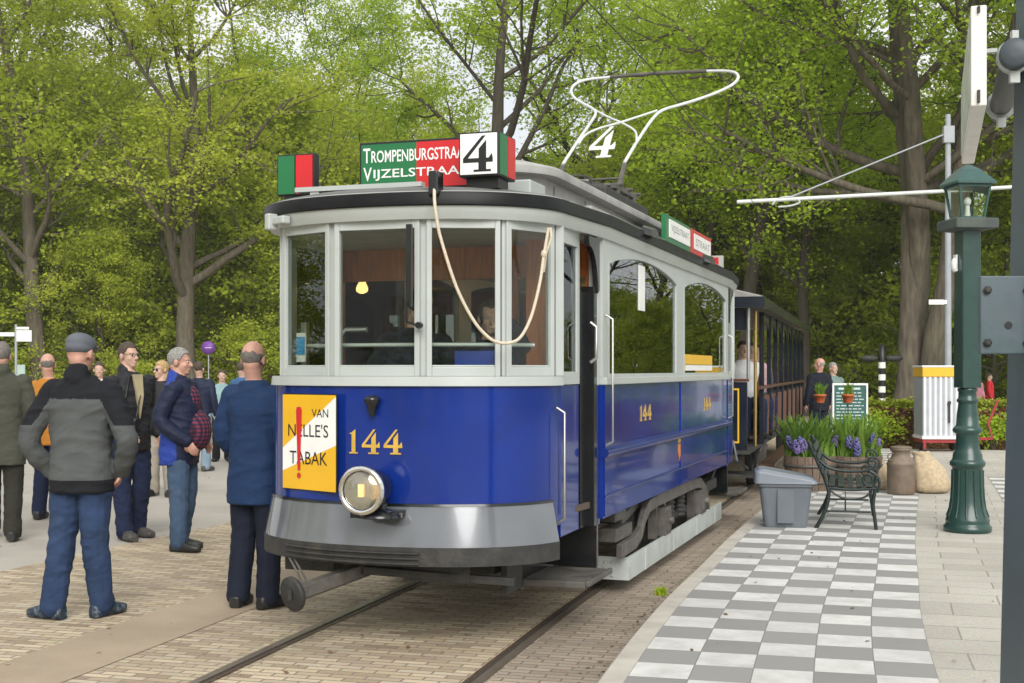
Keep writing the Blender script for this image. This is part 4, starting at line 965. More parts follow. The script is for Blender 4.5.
# ---- underframe, truck, steps
mb = MB(); mb.span((-.78, -3.75, .56), (.78, 3.75, .70)); mb.span((-.62, -3.70, .42), (.62, -2.2, .56)); T('underframe', mb, M['iron'])
mb = MB(); mb.bar((-.15, -3.90, .44), (.78, -3.80, .40), .05, .05); mb.span((.66, -3.70, .30), (.70, -3.40, .50)); mb.span((.10, -3.86, .38), (.52, -3.83, .50)); mb.span((-.02, -3.8, .40), (.05, -3.6, .52)); mb.span((-.74, -3.80, .40), (-.40, -3.5, .50)); T('drawgear', mb, M['iron'], bevel=.006)
cp = to_tram(at(293, 7.42, 594)); cb = Vector((-.12, -3.75, .46)); dr = (cp - cb).normalized()
mb = MB(); mb.bar(cb, cp - dr * .03, .085, .075); mb.bar(cb + Vector((0, 0, -.05)), cp - dr * .05 + Vector((0, 0, -.05)), .012, .015); cpl = T('coupling_bar', mb, M['truck'], bevel=.006)
q = dr.to_track_quat('Z', 'Y').to_matrix()
mb = MB(); mb.lathe([(.03, -.02), (.098, -.016), (.104, -.008), (.104, .012), (.098, .018), (.03, .020)], 32, cp, q); mb.span(cp + Vector((-.012, -.04, -.03)), cp + Vector((.012, .0, .03))); mb.build('buffer_disc', M['iron'], cpl)
mb = MB(); tp = Vector((-.62, -3.98, .52))
mb.tube([cp - dr * .08, (cp - dr * .08).lerp(tp, .5) + Vector((.01, 0, 0)), tp], .007, 6); mb.tube([cp - dr * .10 + Vector((.03, 0, 0)), tp + Vector((.03, 0, 0))], .006, 6); mb.build('chain', M['truck'], cpl)
for sg in (-1, 1):
    mb = MB(); mb.span((.68, sg * 3.36, .30), (1.09, sg * 2.78, .345)); mb.span((1.09, sg * 3.36, .315), (1.12, sg * 2.78, .352)); st = T('step', mb, M['truck'], bevel=.008)
    mb = MB(); mb.span((.66, sg * 3.40, .28), (.69, sg * 2.70, .72)); mb.span((.69, sg * 2.74, .345), (1.0, sg * 2.70, .70)); mb.build('backing_plate', M['black'], st)
AX = (-.35, 1.35)
for y in AX:
    for s in (1, -1):
        mb = MB(); MYc = Matrix.Rotation(R(90), 3, 'Y'); mb.lathe([(.08, -.05), (.40, -.05), (.425, -.045), (.425, -.03), (.39, -.02), (.39, .05), (.34, .05), (.33, .02), (.12, .02), (.10, .06), (.02, .06)], 32, (s * .72, y, .394), MYc if s > 0 else Matrix.Rotation(R(-90), 3, 'Y')); T('wheel', mb, M['iron'])
    mb = MB(); mb.tube([(-.9, y, .394), (.9, y, .394)], .055, 12); T('axle', mb, M['iron'])
for s in (1, -1):
    mb = MB(); path = [(-1.95, .34), (-1.50, .35), (-1.30, .40), (-1.18, .51), (-1.02, .575), (-.7, .59), (.9, .59), (1.25, .57), (1.55, .46), (1.72, .28)]
    W = .05
    up = [(a, b + W) for a, b in path]; lo = [(a, b - W) for a, b in path]
    for i in range(len(path) - 1): mb.prism([lo[i], lo[i + 1], up[i + 1], up[i]], .05, lambda a, b, d, s=s: Vector((s * (.935 + d), a, b)))
    mb.span((s * .80, -1.95, .40), (s * .94, -1.45, .50)); mb.span((s * .78, -1.9, .54), (s * .92, -1.55, .63)); mb.bar((s * .86, -1.6, .52), (s * .86, -1.05, .60), .08, .07)
    tf = T('truck_frame', mb, M['truck'], bevel=.008)
    for y in AX:
        mb = MB(); mb.span((s * .84, y - .12, .27), (s * .99, y + .12, .50)); mb.span((s * .99, y - .07, .31), (s * 1.005, y + .07, .46)); mb.lathe([(.03, 0), (.03, .03), (.012, .035)], 12, (s * 1.005, y, .39), MYc if s > 0 else Matrix.Rotation(R(-90), 3, 'Y'))
        mb.span((s * .86, y - .20, .25), (s * .93, y - .12, .56)); mb.span((s * .86, y + .12, .25), (s * .93, y + .20, .56)); mb.build('axle_box', M['truck'], tf)
    for y in (.25, .75):
        mb = MB(); mb.lathe([p for k in range(6) for p in ((.05, .30 + k * .04), (.064, .31 + k * .04), (.064, .325 + k * .04))], 12, (s * .86, y, 0)); mb.build('spring', M['iron'], tf)
    mb = MB(); mb.span((s * .82, 1.9, .42), (s * .92, 2.5, .52)); mb.bar((s * .87, 2.1, .40), (s * .87, 2.6, .62), .06, .06); mb.bar((s * .84, -.2, .33), (s * .84, 1.2, .33), .05, .06); mb.build('brake_rigging', M['iron'], tf)
    mb = MB(); mb.span((s * .965, -1.73, .10), (s * .985, 2.42, .27)); mb.span((s * .74, -1.752, .10), (s * .985, -1.731, .27))
    for y in (-1.2, -.1, 1.0, 2.0): mb.span((s * .985, y, .10), (s * .989, y + .03, .27))
    lb = T('lifeguard_beam', mb, M['beam'])
    mb = MB()
    for xx in (.80, .86):
        for zz in (.13, .18, .23): mb.lathe([(.010, 0), (.010, .006), (.004, .010)], 8, (s * xx, -1.753, zz), MX)
    mb.build('bolt_heads', M['beam'], lb)
# ================================================================ OPEN TRAILER BEHIND THE TRAM
t2 = math.atan(.283)
trl = empty('tram_trailer', (2.04, 16.15, 0), -t2, 'dark open-sided tram trailer with yellow lined front panel coupled behind the blue tram', 'tram trailer')
navy = mat('trailer_navy', (.010, .014, .022), .2, var=.15, coat=.4)
brown = mat('trailer_brown', (.10, .035, .015), .35, var=.2)
LT = 11.4
def TT(name, mb, m, p=None, bevel=0): return mb.build(name, m, p or trl, bevel)
mb = MB(); mb.span((-.92, -.02, .66), (.92, .02, 1.50)); ap = TT('front_panel', mb, navy, bevel=.01)
mb = MB()
for z in (.74, 1.40): mb.span((-.82, -.026, z), (.82, -.0205, z + .022))
for x in (-.82, .80): mb.span((x, -.026, .762), (x + .02, -.0205, 1.40))
mb.build('yellow_lining', M['yellow'], ap)
mb = MB(); mb.span((-.94, -.05, 1.505), (.94, .05, 1.54)); TT('front_rail', mb, brown, bevel=.006)
mb = MB(); mb.span((-.94, 0, .60), (.94, LT, .66)); mb.span((-.55, .2, .40), (.55, LT - .2, .60)); TT('underframe', mb, M['iron'])
mb = MB()
rings = []
for y, k in ((-.22, .93), (-.20, 1.0), (LT + .2, 1.0), (LT + .22, .93)):
    rings.append([Vector((x * k, y, z)) for x, z in ((-1.12, 2.50), (1.12, 2.50), (1.12, 2.56), (.8, 2.64), (.3, 2.69), (-.3, 2.69), (-.8, 2.64), (-1.12, 2.56))])
mb.loft(rings, smooth=False); TT('roof', mb, mat('trailer_roof_grey', (.24, .23, .21), .6, var=.15))
mb = MB(); mb.span((-1.125, -.225, 2.42), (1.125, -.20, 2.55)); mb.span((1.122, -.20, 2.42), (1.145, LT + .2, 2.55)); mb.span((-1.145, -.20, 2.42), (-1.122, LT + .2, 2.55)); TT('roof_fascia', mb, navy)
mb = MB(); mb.span((-.93, .0, 2.15), (.93, .03, 2.42)); mb.span((-.6, -.004, 2.19), (.5, -.001, 2.205), 1); TT('front_blind', mb, [navy, M['roofgrey']])
for s in (1, -1):
    mb = MB(); mb.tube([(s * .93, .0, 1.54), (s * .93, .0, 2.42)], .022, 8); TT('front_post', mb, M['steel'])
    mb = MB(); mb.tube([(s * .95, .75, .66), (s * .95, .75, 2.42)], .022, 8); TT('entrance_post', mb, M['brass'])
    for i in range(9):
        y = 1.25 + i * 1.24
        mb = MB(); mb.span((s * .96, y - .045, .66), (s * 1.02, y + .045, 2.42)); TT('side_post', mb, navy)
        if i < 8:
            mb = MB(); X = lambda a, b, d, s=s, y=y: Vector((s * (.985 + d), y + a, b))
            pts = [(.05, 2.42), (.05, 2.14)] + [(.05 + 1.08 * k / 8, 2.16 + .14 * math.sin(PI * k / 8)) for k in range(1, 8)] + [(1.13, 2.14), (1.13, 2.42)]
            mb.prism(pts, .02, X); TT('valance', mb, navy)
            mb = MB(); mb.span((s * .965, y + .05, .70), (s * .985, y + 1.13, 1.34))
            pn = TT('side_panel', mb, navy)
            mb = MB()
            for k in range(5): mb.bar((s * .995, y + .12 + k * .22, .74), (s * .995, y + .05 + k * .22 + .16, 1.30), .02, .02)
            mb.build('lattice', brown, pn)
    mb = MB(); mb.tube([(s * 1.0, .8, 1.42), (s * 1.0, LT, 1.42)], .025, 8); TT('side_rail', mb, brown)
    mb = MB(); mb.span((s * .95, 1.2, .36), (s * 1.16, LT, .40)); TT('running_board', mb, M['wood_dk'])
mb = MB(); mb.span((-.96, LT - .03, .66), (.96, LT, 1.50)); TT('rear_bulkhead', mb, navy)
for i in range(9):
    mb = MB(); y = 1.5 + i * 1.0; mb.span((-.9, y, 1.06), (.9, y + .42, 1.10)); mb.span((-.9, y + .42, 1.10), (.9, y + .46, 1.62)); TT('bench_seat', mb, M['wood_dk'])
for y in (2.6, 8.6):
    for s in (1, -1):
        mb = MB(); mb.lathe([(.08, -.05), (.40, -.05), (.42, -.03), (.39, -.02), (.39, .05), (.33, .05), (.32, .02), (.10, .04), (.02, .05)], 28, (s * .72, y, .40), Matrix.Rotation(R(90 * s), 3, 'Y')); TT('wheel', mb, M['iron'])
    for s in (1, -1):
        mb = MB(); mb.span((s * .82, y - .14, .30), (s * .93, y + .14, .58)); mb.bar((s * .88, y - .7, .52), (s * .88, y, .60), .06, .05); mb.bar((s * .88, y + .7, .52), (s * .88, y, .60), .06, .05); TT('axle_guard', mb, M['truck'])
mb = MB(); mb.bar((0, -1.0, .50), (0, .3, .50), .08, .08); TT('coupling', mb, M['iron'])
mb = MB(); mb.bar((.92, .05, .42), (.55, .25, .66), .03, .03); mb.span((.60, .1, .30), (1.02, .7, .34)); TT('step', mb, M['iron'])

# ================================================================ PLATFORM FURNITURE
def Pt(px, Y, z=PZ): p = at(px, Y); p.z = z; return p

# grey storage bin with sloping lid
o = empty('storage_bin', Pt(785, 12.75), R(-10), 'grey plastic grit bin with sloping lid standing beside the kerb', 'bin')
mb = MB()
def rr(w, d, z, r=.05, n=4, dx=0, dy=0):
    out = []
    for cx, cy, a0 in ((w / 2 - r, d / 2 - r, 0), (-w / 2 + r, d / 2 - r, 90), (-w / 2 + r, -d / 2 + r, 180), (w / 2 - r, -d / 2 + r, 270)):
        for k in range(n + 1):
            a = R(a0 + 90 * k / n); out.append(Vector((cx + r * math.cos(a) + dx, cy + r * math.sin(a) + dy, z)))
    return out
mb.loft([rr(.41, .34, 0), rr(.42, .35, .02), rr(.51, .42, .40), rr(.55, .46, .405), rr(.55, .46, .435)], smooth=False); b = mb.build('body', M['bin'], o, .004)
mb = MB(); mb.span((-.08, -.222, .05), (.08, -.188, .38)); mb.build('front_rib', M['bin'], b)
mb = MB(); r0 = rr(.61, .50, .436); r1 = [Vector((p.x, p.y, .47 + (.155 if p.x < 0 else .0) * 1.0)) for p in rr(.60, .49, 0)]
r1 = [Vector((p.x, p.y, .462 + .085 * max(0, min(1, (.30 - p.x) / .42)))) for p in rr(.60, .49, 0)]
r2_ = [Vector((p.x * .86, p.y * .86, p.z + .03)) for p in r1]
mb.loft([r0, r1, r2_], smooth=False); mb.build('lid', M['binlid'], o, .008)

# cast-iron garden bench seen from its end
bo = empty('garden_bench', Pt(819, 12.55), -TH + R(4), 'dark green cast-iron garden bench with scrolled armrests beside the grey bin', 'bench')
def bench_end(y):
    mb = MB(); q = lambda pts: [Vector((a, y, b)) for a, b in pts]
    mb.tube(smooth_path(q([(-.03, 0), (.05, .15), (.09, .30), (.08, .42), (.0, .62), (-.10, .85)]), 4), [.020] * 25 if False else .019, 8)
    mb.tube(smooth_path(q([(.54, 0), (.525, .12), (.51, .25), (.53, .38), (.55, .42)]), 4), .018, 8)
    mb.tube(smooth_path(q([(.08, .40), (.30, .385), (.53, .40)]), 4), .017, 8)
    mb.tube(smooth_path(q([(.01, .66), (.09, .595), (.24, .565), (.42, .57), (.51, .60)]), 4), .016, 8)
    def scroll(cx, cz, r, turns, a0, sgn):
        pts = [(cx + r * (1 - .72 * t) * math.cos(a0 + sgn * turns * 2 * PI * t), cz + r * (1 - .72 * t) * math.sin(a0 + sgn * turns * 2 * PI * t)) for t in np.linspace(0, 1, 26)]
        mb.tube(q(pts), .011, 6)
    scroll(.51, .65, .070, 1.5, -PI / 2, 1); scroll(.47, .49, .085, 1.5, PI / 2, -1)
    mb.tube(smooth_path(q([(.47, .575), (.55, .52), (.57, .44), (.55, .36)]), 4), .014, 6)
    mb.tube(smooth_path(q([(.09, .38), (.20, .31), (.30, .29), (.42, .31), (.50, .37)]), 4), .009, 6)
    mb.tube(q([(.06, .17), (.49, .17)]), .010, 6)
    return mb.build('end_frame', M['bench'], bo)
bench_end(0); bench_end(1.2)
for i in range(5):
    mb = MB(); x = .12 + i * .088; mb.box((x, .6, .425), (.06, 1.26, .022)); mb.build('seat_slat', M['slat'], bo, .004)
for i in range(4):
    mb = MB(); z = .52 + i * .088; x = .055 - .36 * (i * .088); mb.box((x, .6, z), (.02, 1.26, .06), Matrix.Rotation(R(-20), 3, 'Y')); mb.build('back_slat', M['slat'], bo, .004)
mb = MB(); mb.tube([(.25, 0, .17), (.25, 1.2, .17)], .009, 6); mb.tube([(.25, .02, .36), (.25, 1.18, .17)], .006, 6); mb.build('stretcher', M['bench'], bo)

# half-barrel planters
L_flower_leaf = leaf_mat('bulb_leaf', (.10, .20, .03), (.27, .42, .08), .4)
def blades(mb, cx, cy, n, r, h0, h1, rnd, w=.022):
    for k in range(n):
        a = rnd.uniform(0, 2 * PI); d = r * math.sqrt(rnd.random()); x, y = cx + d * math.cos(a), cy + d * math.sin(a); h = rnd.uniform(h0, h1)
        b = rnd.uniform(0, 2 * PI); ox, oy = math.cos(b), math.sin(b); ln = rnd.uniform(.08, .75) * h; ww = w * rnd.uniform(.6, 1.2)
        P = []
        for t in (0, .35, .7, 1):
            c = Vector((x + ox * ln * t * t, y + oy * ln * t * t, .0 + h * t * (1 - .15 * t * rnd.random()))); s = ww * (1.0, 1.1, .8, .08)[int(t * 3 + .01)]
            P.append((c + Vector((-oy, ox, 0)) * s, c - Vector((-oy, ox, 0)) * s))
        vs = [p for pr in P for p in pr]; mb.add(vs, [(2 * i, 2 * i + 1, 2 * i + 3, 2 * i + 2) for i in range(3)], 0, True)
hy = [mat('hyacinth_blue', (.12, .12, .30), .7, var=.3, scale=60), mat('hyacinth_violet', (.17, .13, .32), .7, var=.3, scale=60)]
def planter(px, Y, s, label, seed, rz):
    rnd = random.Random(seed); o = empty('barrel_planter', Pt(px, Y), rz, label, 'planter', 'half barrel planters of spring bulbs')
    mb = MB(); n = 22
    prof = [(.27, 0), (.30, .12), (.325, .25), (.335, .36), (.335, .44)]
    for k in range(n):
        a0, a1 = 2 * PI * (k + .04) / n, 2 * PI * (k + .96) / n; top = rnd.uniform(-.006, .006)
        rings = [[Vector((rr_ * math.cos(a), rr_ * math.sin(a), z + (top if z > .4 else 0))) * s for rr_, a in ((r, a0), (r, a1), (r - .03, a1), (r - .03, a0))] for r, z in prof]
        mb.loft(rings, smooth=False)
    mb.build('staves', M['barrel'], o)
    mb = MB()
    for z, r in ((.09, .296), (.30, .334)): mb.lathe([(r * s, z * s), ((r + .007) * s, z * s), ((r + .010) * s, (z + .035) * s), ((r + .002) * s, (z + .035) * s)], 36)
    mb.build('hoop', M['hoop'], o)
    mb = MB(); mb.lathe([(.28 * s, .05 * s), (.305 * s, .40 * s), (.2 * s, .425 * s), (.01, .43 * s)], 24); mb.build('soil', M['soil'], o)
    f = MB(); blades(f, 0, 0, 170, .30 * s, .14, .36, rnd, .026); blades(f, .0, .05, 190, .27 * s, .32, .62, rnd, .034)
    g = f.build('leaves', L_flower_leaf, o); g.location.z = .41 * s
    for k in range(8):
        a = rnd.uniform(PI * .9, 2 * PI) if k < 7 else rnd.uniform(0, 2 * PI); d = rnd.uniform(.20, .34) * s; x, y = d * math.cos(a), d * math.sin(a); h = rnd.uniform(.04, .16) + .41 * s
        lean = Vector((math.cos(a) * .35, math.sin(a) * .35, 1)).normalized()
        fl = MB()
        for j in range(70):
            t = rnd.random(); aa = rnd.uniform(0, 2 * PI); rad = .036 * math.sin(PI * (.18 + .75 * t)); nn = lean.orthogonal().normalized(); bb = lean.cross(nn)
            fl.ell(Vector((x, y, h)) + lean * (t * .17) + (nn * math.cos(aa) + bb * math.sin(aa)) * rad, (.016, .016, .013), None, 5, 4)
        fl.build('hyacinth', hy[k % 2], o)
    return o
planter(810, 16.6, 1.0, 'left half-barrel planter with blue hyacinths, dark wet staves, nearer the tram', 3, .3)
planter(856, 16.7, 1.0, 'right half-barrel planter of tulip leaves and hyacinths under the green menu board', 7, 1.1)

# tulip flowers, milk churn, sacks
o = empty('milk_churn', Pt(901, 16.0), .4, 'rusty grey metal milk churn standing against the burlap sack', 'milk churn')
mb = MB(); mb.lathe([(.155, 0), (.165, .01), (.17, .03), (.17, .36), (.175, .37), (.172, .39), (.15, .43), (.118, .465), (.112, .48), (.112, .535), (.13, .545), (.135, .56), (.13, .575)], 32); mb.build('body', M['churn'], o)
mb = MB(); mb.lathe([(.132, .576), (.136, .58), (.13, .592), (.09, .60), (.01, .602)], 28); mb.build('lid', M['churn'], o)
mb = MB()
for s in (1, -1): mb.tube(smooth_path([Vector((s * .150, 0, .43)), Vector((s * .195, 0, .445)), Vector((s * .195, 0, .50)), Vector((s * .112, 0, .515))], 4), .010, 6)
mb.build('handle', M['churn'], o)
def sack(name, loc, rz, dims, label, seed, lean):
    mb = MB(); rnd = random.Random(seed); rings = []; n = 36
    prof = [(.60, 0), (.92, .02), (1.0, .15), (1.0, .35), (.93, .55), (.80, .68), (.62, .80), (.46, .87), (.42, .90), (.52, .98), (.46, 1.0), (.1, .93)]
    for r, z in prof:
        rg = []
        for k in range(n):
            a = 2 * PI * k / n; q = r * (1 + .17 * mnoise.noise(Vector((math.cos(a) * 1.7, math.sin(a) * 1.7, z * 3.4 + seed))) + .05 * mnoise.noise(Vector((math.cos(a) * 5, math.sin(a) * 5, z * 9 + seed))) + (.10 * math.sin(a * 8 + seed) * (z - .5) if z > .5 else .012 * math.sin(a * 7)))
            fl = 1 - .35 * max(0, z - .55) / .45; zz = z + (.05 * mnoise.noise(Vector((math.cos(a) * 2.2, math.sin(a) * 2.2, seed))) if z > .6 else 0) + .03 * mnoise.noise(Vector((math.cos(a) * 3, math.sin(a) * 3, z * 5)))
            rg.append(Vector((dims[0] * q * math.cos(a) + lean * z * z, dims[1] * q * math.sin(a) * fl, dims[2] * max(0, zz))))
        rings.append(rg)
    mb.loft(rings); o = mb.build(name, M['burlap'], None); o.location = loc; o.rotation_euler = (0, 0, rz)
    m = o.modifiers.new('smooth', 'SUBSURF'); m.levels = 1; m.render_levels = 1
    return tag(o, label, 'sack')
sack('burlap_sack', Pt(931, 16.2), -.2, (.24, .20, .52), 'plump pale burlap sack slumped to the right of the milk churn', 2, -.14)
sack('burlap_sack', Pt(879, 16.6), .5, (.15, .14, .40), 'small burlap sack squeezed between planter and milk churn', 5, .03)

# menu board, flower pots on stakes
o = empty('menu_board', Pt(850, 19.2), -.10, 'green menu board in a white frame behind the barrel planters', 'sign')
mb = MB()
mb.span((-.262, -.02, 0), (-.235, .02, 1.35)); mb.span((.235, -.02, 0), (.262, .02, 1.35)); mb.span((-.235, -.02, 1.32), (.235, .02, 1.35)); mb.span((-.235, -.02, .40), (.235, .02, .44)); mb.build('frame', M['white_s'], o, .004)
mb = MB(); mb.span((-.235, -.005, .44), (.235, .005, 1.32)); pn = mb.build('panel', mat('board_green', (.02, .10, .085), .5), o)
mb = MB(); rnd = random.Random(4)
mb.span((-.17, -.0075, 1.255), (.15, -.0055, 1.285))
for k in range(9):
    z = 1.20 - k * .048; x = -.20
    while x < .17:
        w = rnd.uniform(.03, .10); mb.span((x, -.0075, z), (min(.2, x + w), -.0055, z + .014)); x += w + .018
mb.build('chalk_lines', mat('chalk', (.55, .62, .58), .8), pn)
mb = MB(); mb.span((-.20, -.008, .47), (.215, -.0055, .66)); pic = mb.build('picture', mat('picture_cream', (.62, .50, .36), .5), pn)
mb = MB(); mb.ell((.07, -.010, .56), (.09, .004, .05)); mb.ell((-.06, -.010, .54), (.06, .004, .04)); mb.build('picture_food', mat('picture_orange', (.55, .22, .08), .5), pn)
mb = MB(); mb.bar((-.25, .02, 1.2), (-.25, .5, 0), .03, .03); mb.bar((.25, .02, 1.2), (.25, .5, 0), .03, .03); mb.build('prop', M['white_s'], o)
for px, Y, lb in ((820, 17.6, 'orange flower pot on a thin stake left of the menu board'), (848, 17.6, 'orange flower pot on a thin stake in front of the menu board')):
    o = empty('flower_pot', Pt(px, Y), 0, lb, 'flower pot', 'orange flower pots on stakes')
    mb = MB(); mb.tube([(0, 0, 0), (0, 0, 1.10)], .008, 6); mb.lathe([(.06, 1.095), (.06, 1.10)], 12); mb.build('stake', M['iron'], o)
    mb = MB(); mb.lathe([(.055, 1.10), (.08, 1.19), (.088, 1.19), (.088, 1.215), (.07, 1.215), (.01, 1.20)], 20); mb.build('pot', M['terracotta'], o)
    f = MB(); rnd = random.Random(px); blades(f, 0, 0, 70, .06, .08, .20, rnd, .012); g = f.build('leaves', L_flower_leaf, o); g.location.z = 1.20

# old cast lamp post with lantern
o = empty('lamp_post', Pt(967.5, 12.32), .12, 'green cast-iron lamp post with square lantern standing on the platform', 'lamp post')
mb = MB(); mb.lathe([(.215, 0), (.222, .015), (.222, .05), (.205, .065), (.20, .09), (.205, .11), (.195, .13), (.17, .20), (.15, .30), (.142, .42), (.140, .60), (.146, .62), (.162, .63), (.165, .665), (.150, .68), (.138, .70), (.135, .74), (.12, .77), (.11, .80), (.105, .92), (.112, .94), (.135, .955), (.138, .98), (.122, 1.0), (.105, 1.02), (.100, 1.12), (.085, 1.22), (.085, 1.235), (.10, 1.245), (.10, 1.265), (.085, 1.28), (.082, 1.34), (.092, 1.35), (.092, 1.375), (.05, 1.38)], 40)
bs = mb.build('cast_base', M['greenpost'], o)
mb = MB()
for k in range(12):
    a = 2 * PI * k / 12
    mb.tube([(.192 * math.cos(a), .192 * math.sin(a), .14), (.164 * math.cos(a), .164 * math.sin(a), .22), (.150 * math.cos(a), .150 * math.sin(a), .32), (.143 * math.cos(a), .143 * math.sin(a), .44), (.140 * math.cos(a), .140 * math.sin(a), .59)], .011, 6)
mb.build('fluting', M['greenpost'], bs)
mb = MB(); mb.loft([rr(.198, .198, 1.38, .02, 2), rr(.190, .190, 2.88, .02, 2)], smooth=False); mb.build('shaft', M['greenpost'], o, .004)
mb = MB(); mb.loft([rr(.235, .235, 2.88, .02, 2), rr(.43, .43, 2.90, .015, 2), rr(.43, .43, 2.985, .015, 2), rr(.41, .41, 2.995, .015, 2)], smooth=False); mb.build('collar', mat('collar_grey_green', (.06, .075, .065), .7, var=.3), o, .005)
mb = MB()
mb.box((0, 0, 3.005), (.25, .25, .025))
for sx in (1, -1):
    for sy in (1, -1): mb.bar((sx * .112, sy * .112, 3.015), (sx * .150, sy * .150, 3.30), .020, .020)
mb.box((0, 0, 3.31), (.33, .33, .025)); fr = mb.build('lantern_frame', M['lampgreen'], o)
mb = MB()
q = [[Vector((-.103, -.110, 3.018)), Vector((.103, -.110, 3.018)), Vector((.139, -.147, 3.297)), Vector((-.139, -.147, 3.297))]]
for k in range(4):
    Mz = Matrix.Rotation(R(90 * k), 3, 'Z'); f0 = [Mz @ p for p in q[0]]; n_ = Mz @ Vector((0, .004, 0)); mb.loft([f0, [p + n_ for p in f0]], smooth=False)
mb.build('lantern_glass', M['glass'], fr)
mb = MB(); mb.loft([rr(.40, .40, 3.323, .01, 1), rr(.40, .40, 3.345, .01, 1), rr(.22, .22, 3.45, .01, 1), rr(.19, .19, 3.47, .01, 1), rr(.06, .06, 3.52, .01, 1)], smooth=False); mb.build('lantern_roof', M['lampgreen'], o)
mb = MB(); mb.ell((0, 0, 3.17), (.035, .035, .045)); mb.lathe([(.03, 3.015), (.022, 3.09), (.02, 3.13)], 12); mb.build('lamp_bulb', M['white_s'], fr)
mb = MB(); mb.span((-.115, .0, 2.50), (-.10, .06, 2.66)); mb.ell((-.12, .03, 2.56), (.03, .04, .07)); mb.build('side_cover', M['white_s'], o)

# steel column in the foreground with its bracket plate, box sign and lamp tube
colx = 1.583
o = empty('steel_column', (colx, 3.95, PZ), 0, 'blue-grey steel column with peeling paint at the right edge of the view', 'column')
mb = MB()
def colring(z): dx = .024 * (z); return [Vector((x + dx, y, z)) for x, y in ((0, 0), (.26, 0), (.26, .03), (.045, .03), (.045, .21), (.26, .21), (.26, .24), (0, .24))]
mb.loft([colring(-.0), colring(.8), colring(1.8), colring(3.6)], smooth=False); mb.build('shaft', M['bluegrey'], o, .004)
mb = MB(); mb.span((-.115, .06, 1.60), (.042, .085, 1.845)); pl = mb.build('bracket_plate', M['bluegrey'], o, .004)
mb = MB()
for x, z in ((-.095, 1.635), (-.095, 1.80), (.03, 1.635), (.03, 1.80)): mb.lathe([(.013, 0), (.013, .010), (.006, .016)], 6, (x, .059, z), Matrix.Rotation(R(90), 3, 'X'))
mb.lathe([(.012, 0), (.012, .002)], 14, (-.028, .0595, 1.69), Matrix.Rotation(R(90), 3, 'X'), 1); mb.build('bolts', [M['iron'], M['black_s']], pl)
dpipe = Vector((.31, .95, 0)).normalized(); nrm = Vector((dpipe.y, -dpipe.x, 0))
mb = MB(); e0 = Vector((1.56, 3.97, 2.632)) - o.location; mb.tube([e0, e0 + dpipe * .95], .040, 16); pp = mb.build('lamp_tube', mat('tube_dark', (.05, .055, .05), .5, var=.3, dirt=(.10, .09, .07)), o)
mb = MB(); mb.lathe([(.046, -.03), (.046, .012), (.040, .018), (.01, .019)], 24, e0, (-dpipe).to_track_quat('Z', 'Y').to_matrix()); mb.build('end_cap', mat('cap_grey', (.05, .065, .075), .5), pp)
mb = MB()
for tt in (.03, .80):
    c = e0 + dpipe * tt; mb.lathe([(.043, 0), (.054, .004), (.054, .026), (.043, .03)], 20, c, dpipe.to_track_quat('Z', 'Y').to_matrix()); 
    mb.bar(c - nrm * .05 + Vector((0, 0, .02)), c - nrm * .115 + Vector((0, 0, .02)), .018, .012); mb.bar(c + Vector((.0, 0, -.05)), c + Vector((0, 0, -.085)), .03, .016); mb.bar(c + nrm * .05, c + nrm * .12, .03, .03)
    mb.box(c + Vector((0, 0, .062)), (.02, .02, .03))
mb.build('clamp', M['white'], pp)
s0 = Vector((1.430, 3.99, 0)); sgn = empty('box_sign', (0, 0, 0), 0, 'white box sign seen edge-on above the lantern, clamped to the column tube', 'sign')
mb = MB(); f = lambda a, b, d: Vector((s0.x, s0.y, 0)) + dpipe * a + nrm * d + Vector((0, 0, b))
mb.prism([(0, 2.472), (1.18, 2.472), (1.18, 2.785), (0, 2.785)], .047, f); mb.build('case', mat('sign_case_white', (.74, .73, .69), .4, var=.05, dirt=(.45, .42, .36), dscale=5), sgn, .004)
mb = MB(); mb.prism([(.03, 2.50), (1.15, 2.50), (1.15, 2.76), (.03, 2.76)], .003, lambda a, b, d: f(a, b, -.0035 + d)); mb.build('face', mat('sign_face_pale', (.55, .60, .55), .3, var=.25, scale=9), sgn)
for zc, hc in ((2.50, .04), (2.77, .02)): mb = MB(); mb.box(f(-.006, zc, .023), (.006, .012, hc)); mb.build('catch', M['iron'], sgn)

# ================================================================ BEYOND THE PLATFORM
# hedge
rng = np.random.default_rng(12); hx0, hx1, hy0, hy1, hz = 6.85, 13.5, 25.9, 26.75, .98
def hedge_pts(n, top):
    x = rng.uniform(hx0, hx1, n)
    if top: y = rng.uniform(hy0, hy1, n); z = hz + rng.normal(0, .045, n) + .03 * np.sin(x * 3)
    else:
        y = np.where(rng.random(n) < .75, hy0 + np.abs(rng.normal(0, .06, n)) + .05 * np.sin(x * 2.3), rng.uniform(hy0, hy1, n)); z = rng.uniform(.05, hz - .10, n)
    return np.stack([x, y, z], 1)
ho = empty('hedge', (0, 0, 0), 0, 'clipped beech hedge with brown sides and light green top behind the milk churn', 'hedge')
V, Q = leaf_quads(hedge_pts(26000, False), .075, rng, flat=.1); link_mesh('foliage', fast_mesh('foliage', V, Q, L_hedge), ho)
V, Q = leaf_quads(hedge_pts(9000, True), .075, rng, flat=.5); link_mesh('new_growth', fast_mesh('new_growth', V, Q, L_hedge_top), ho)
mb = MB(); rnd = random.Random(3)
for i in range(90):
    x = rnd.uniform(hx0, hx1); y = rnd.uniform(hy0 + .1, hy1); mb.tube([(x, y, -.02), (x + rnd.uniform(-.1, .1), y, .5), (x + rnd.uniform(-.2, .2), y, 1.0)], [.015, .010, .005], 4)
mb.build('stems', M['bark_dk'], ho)
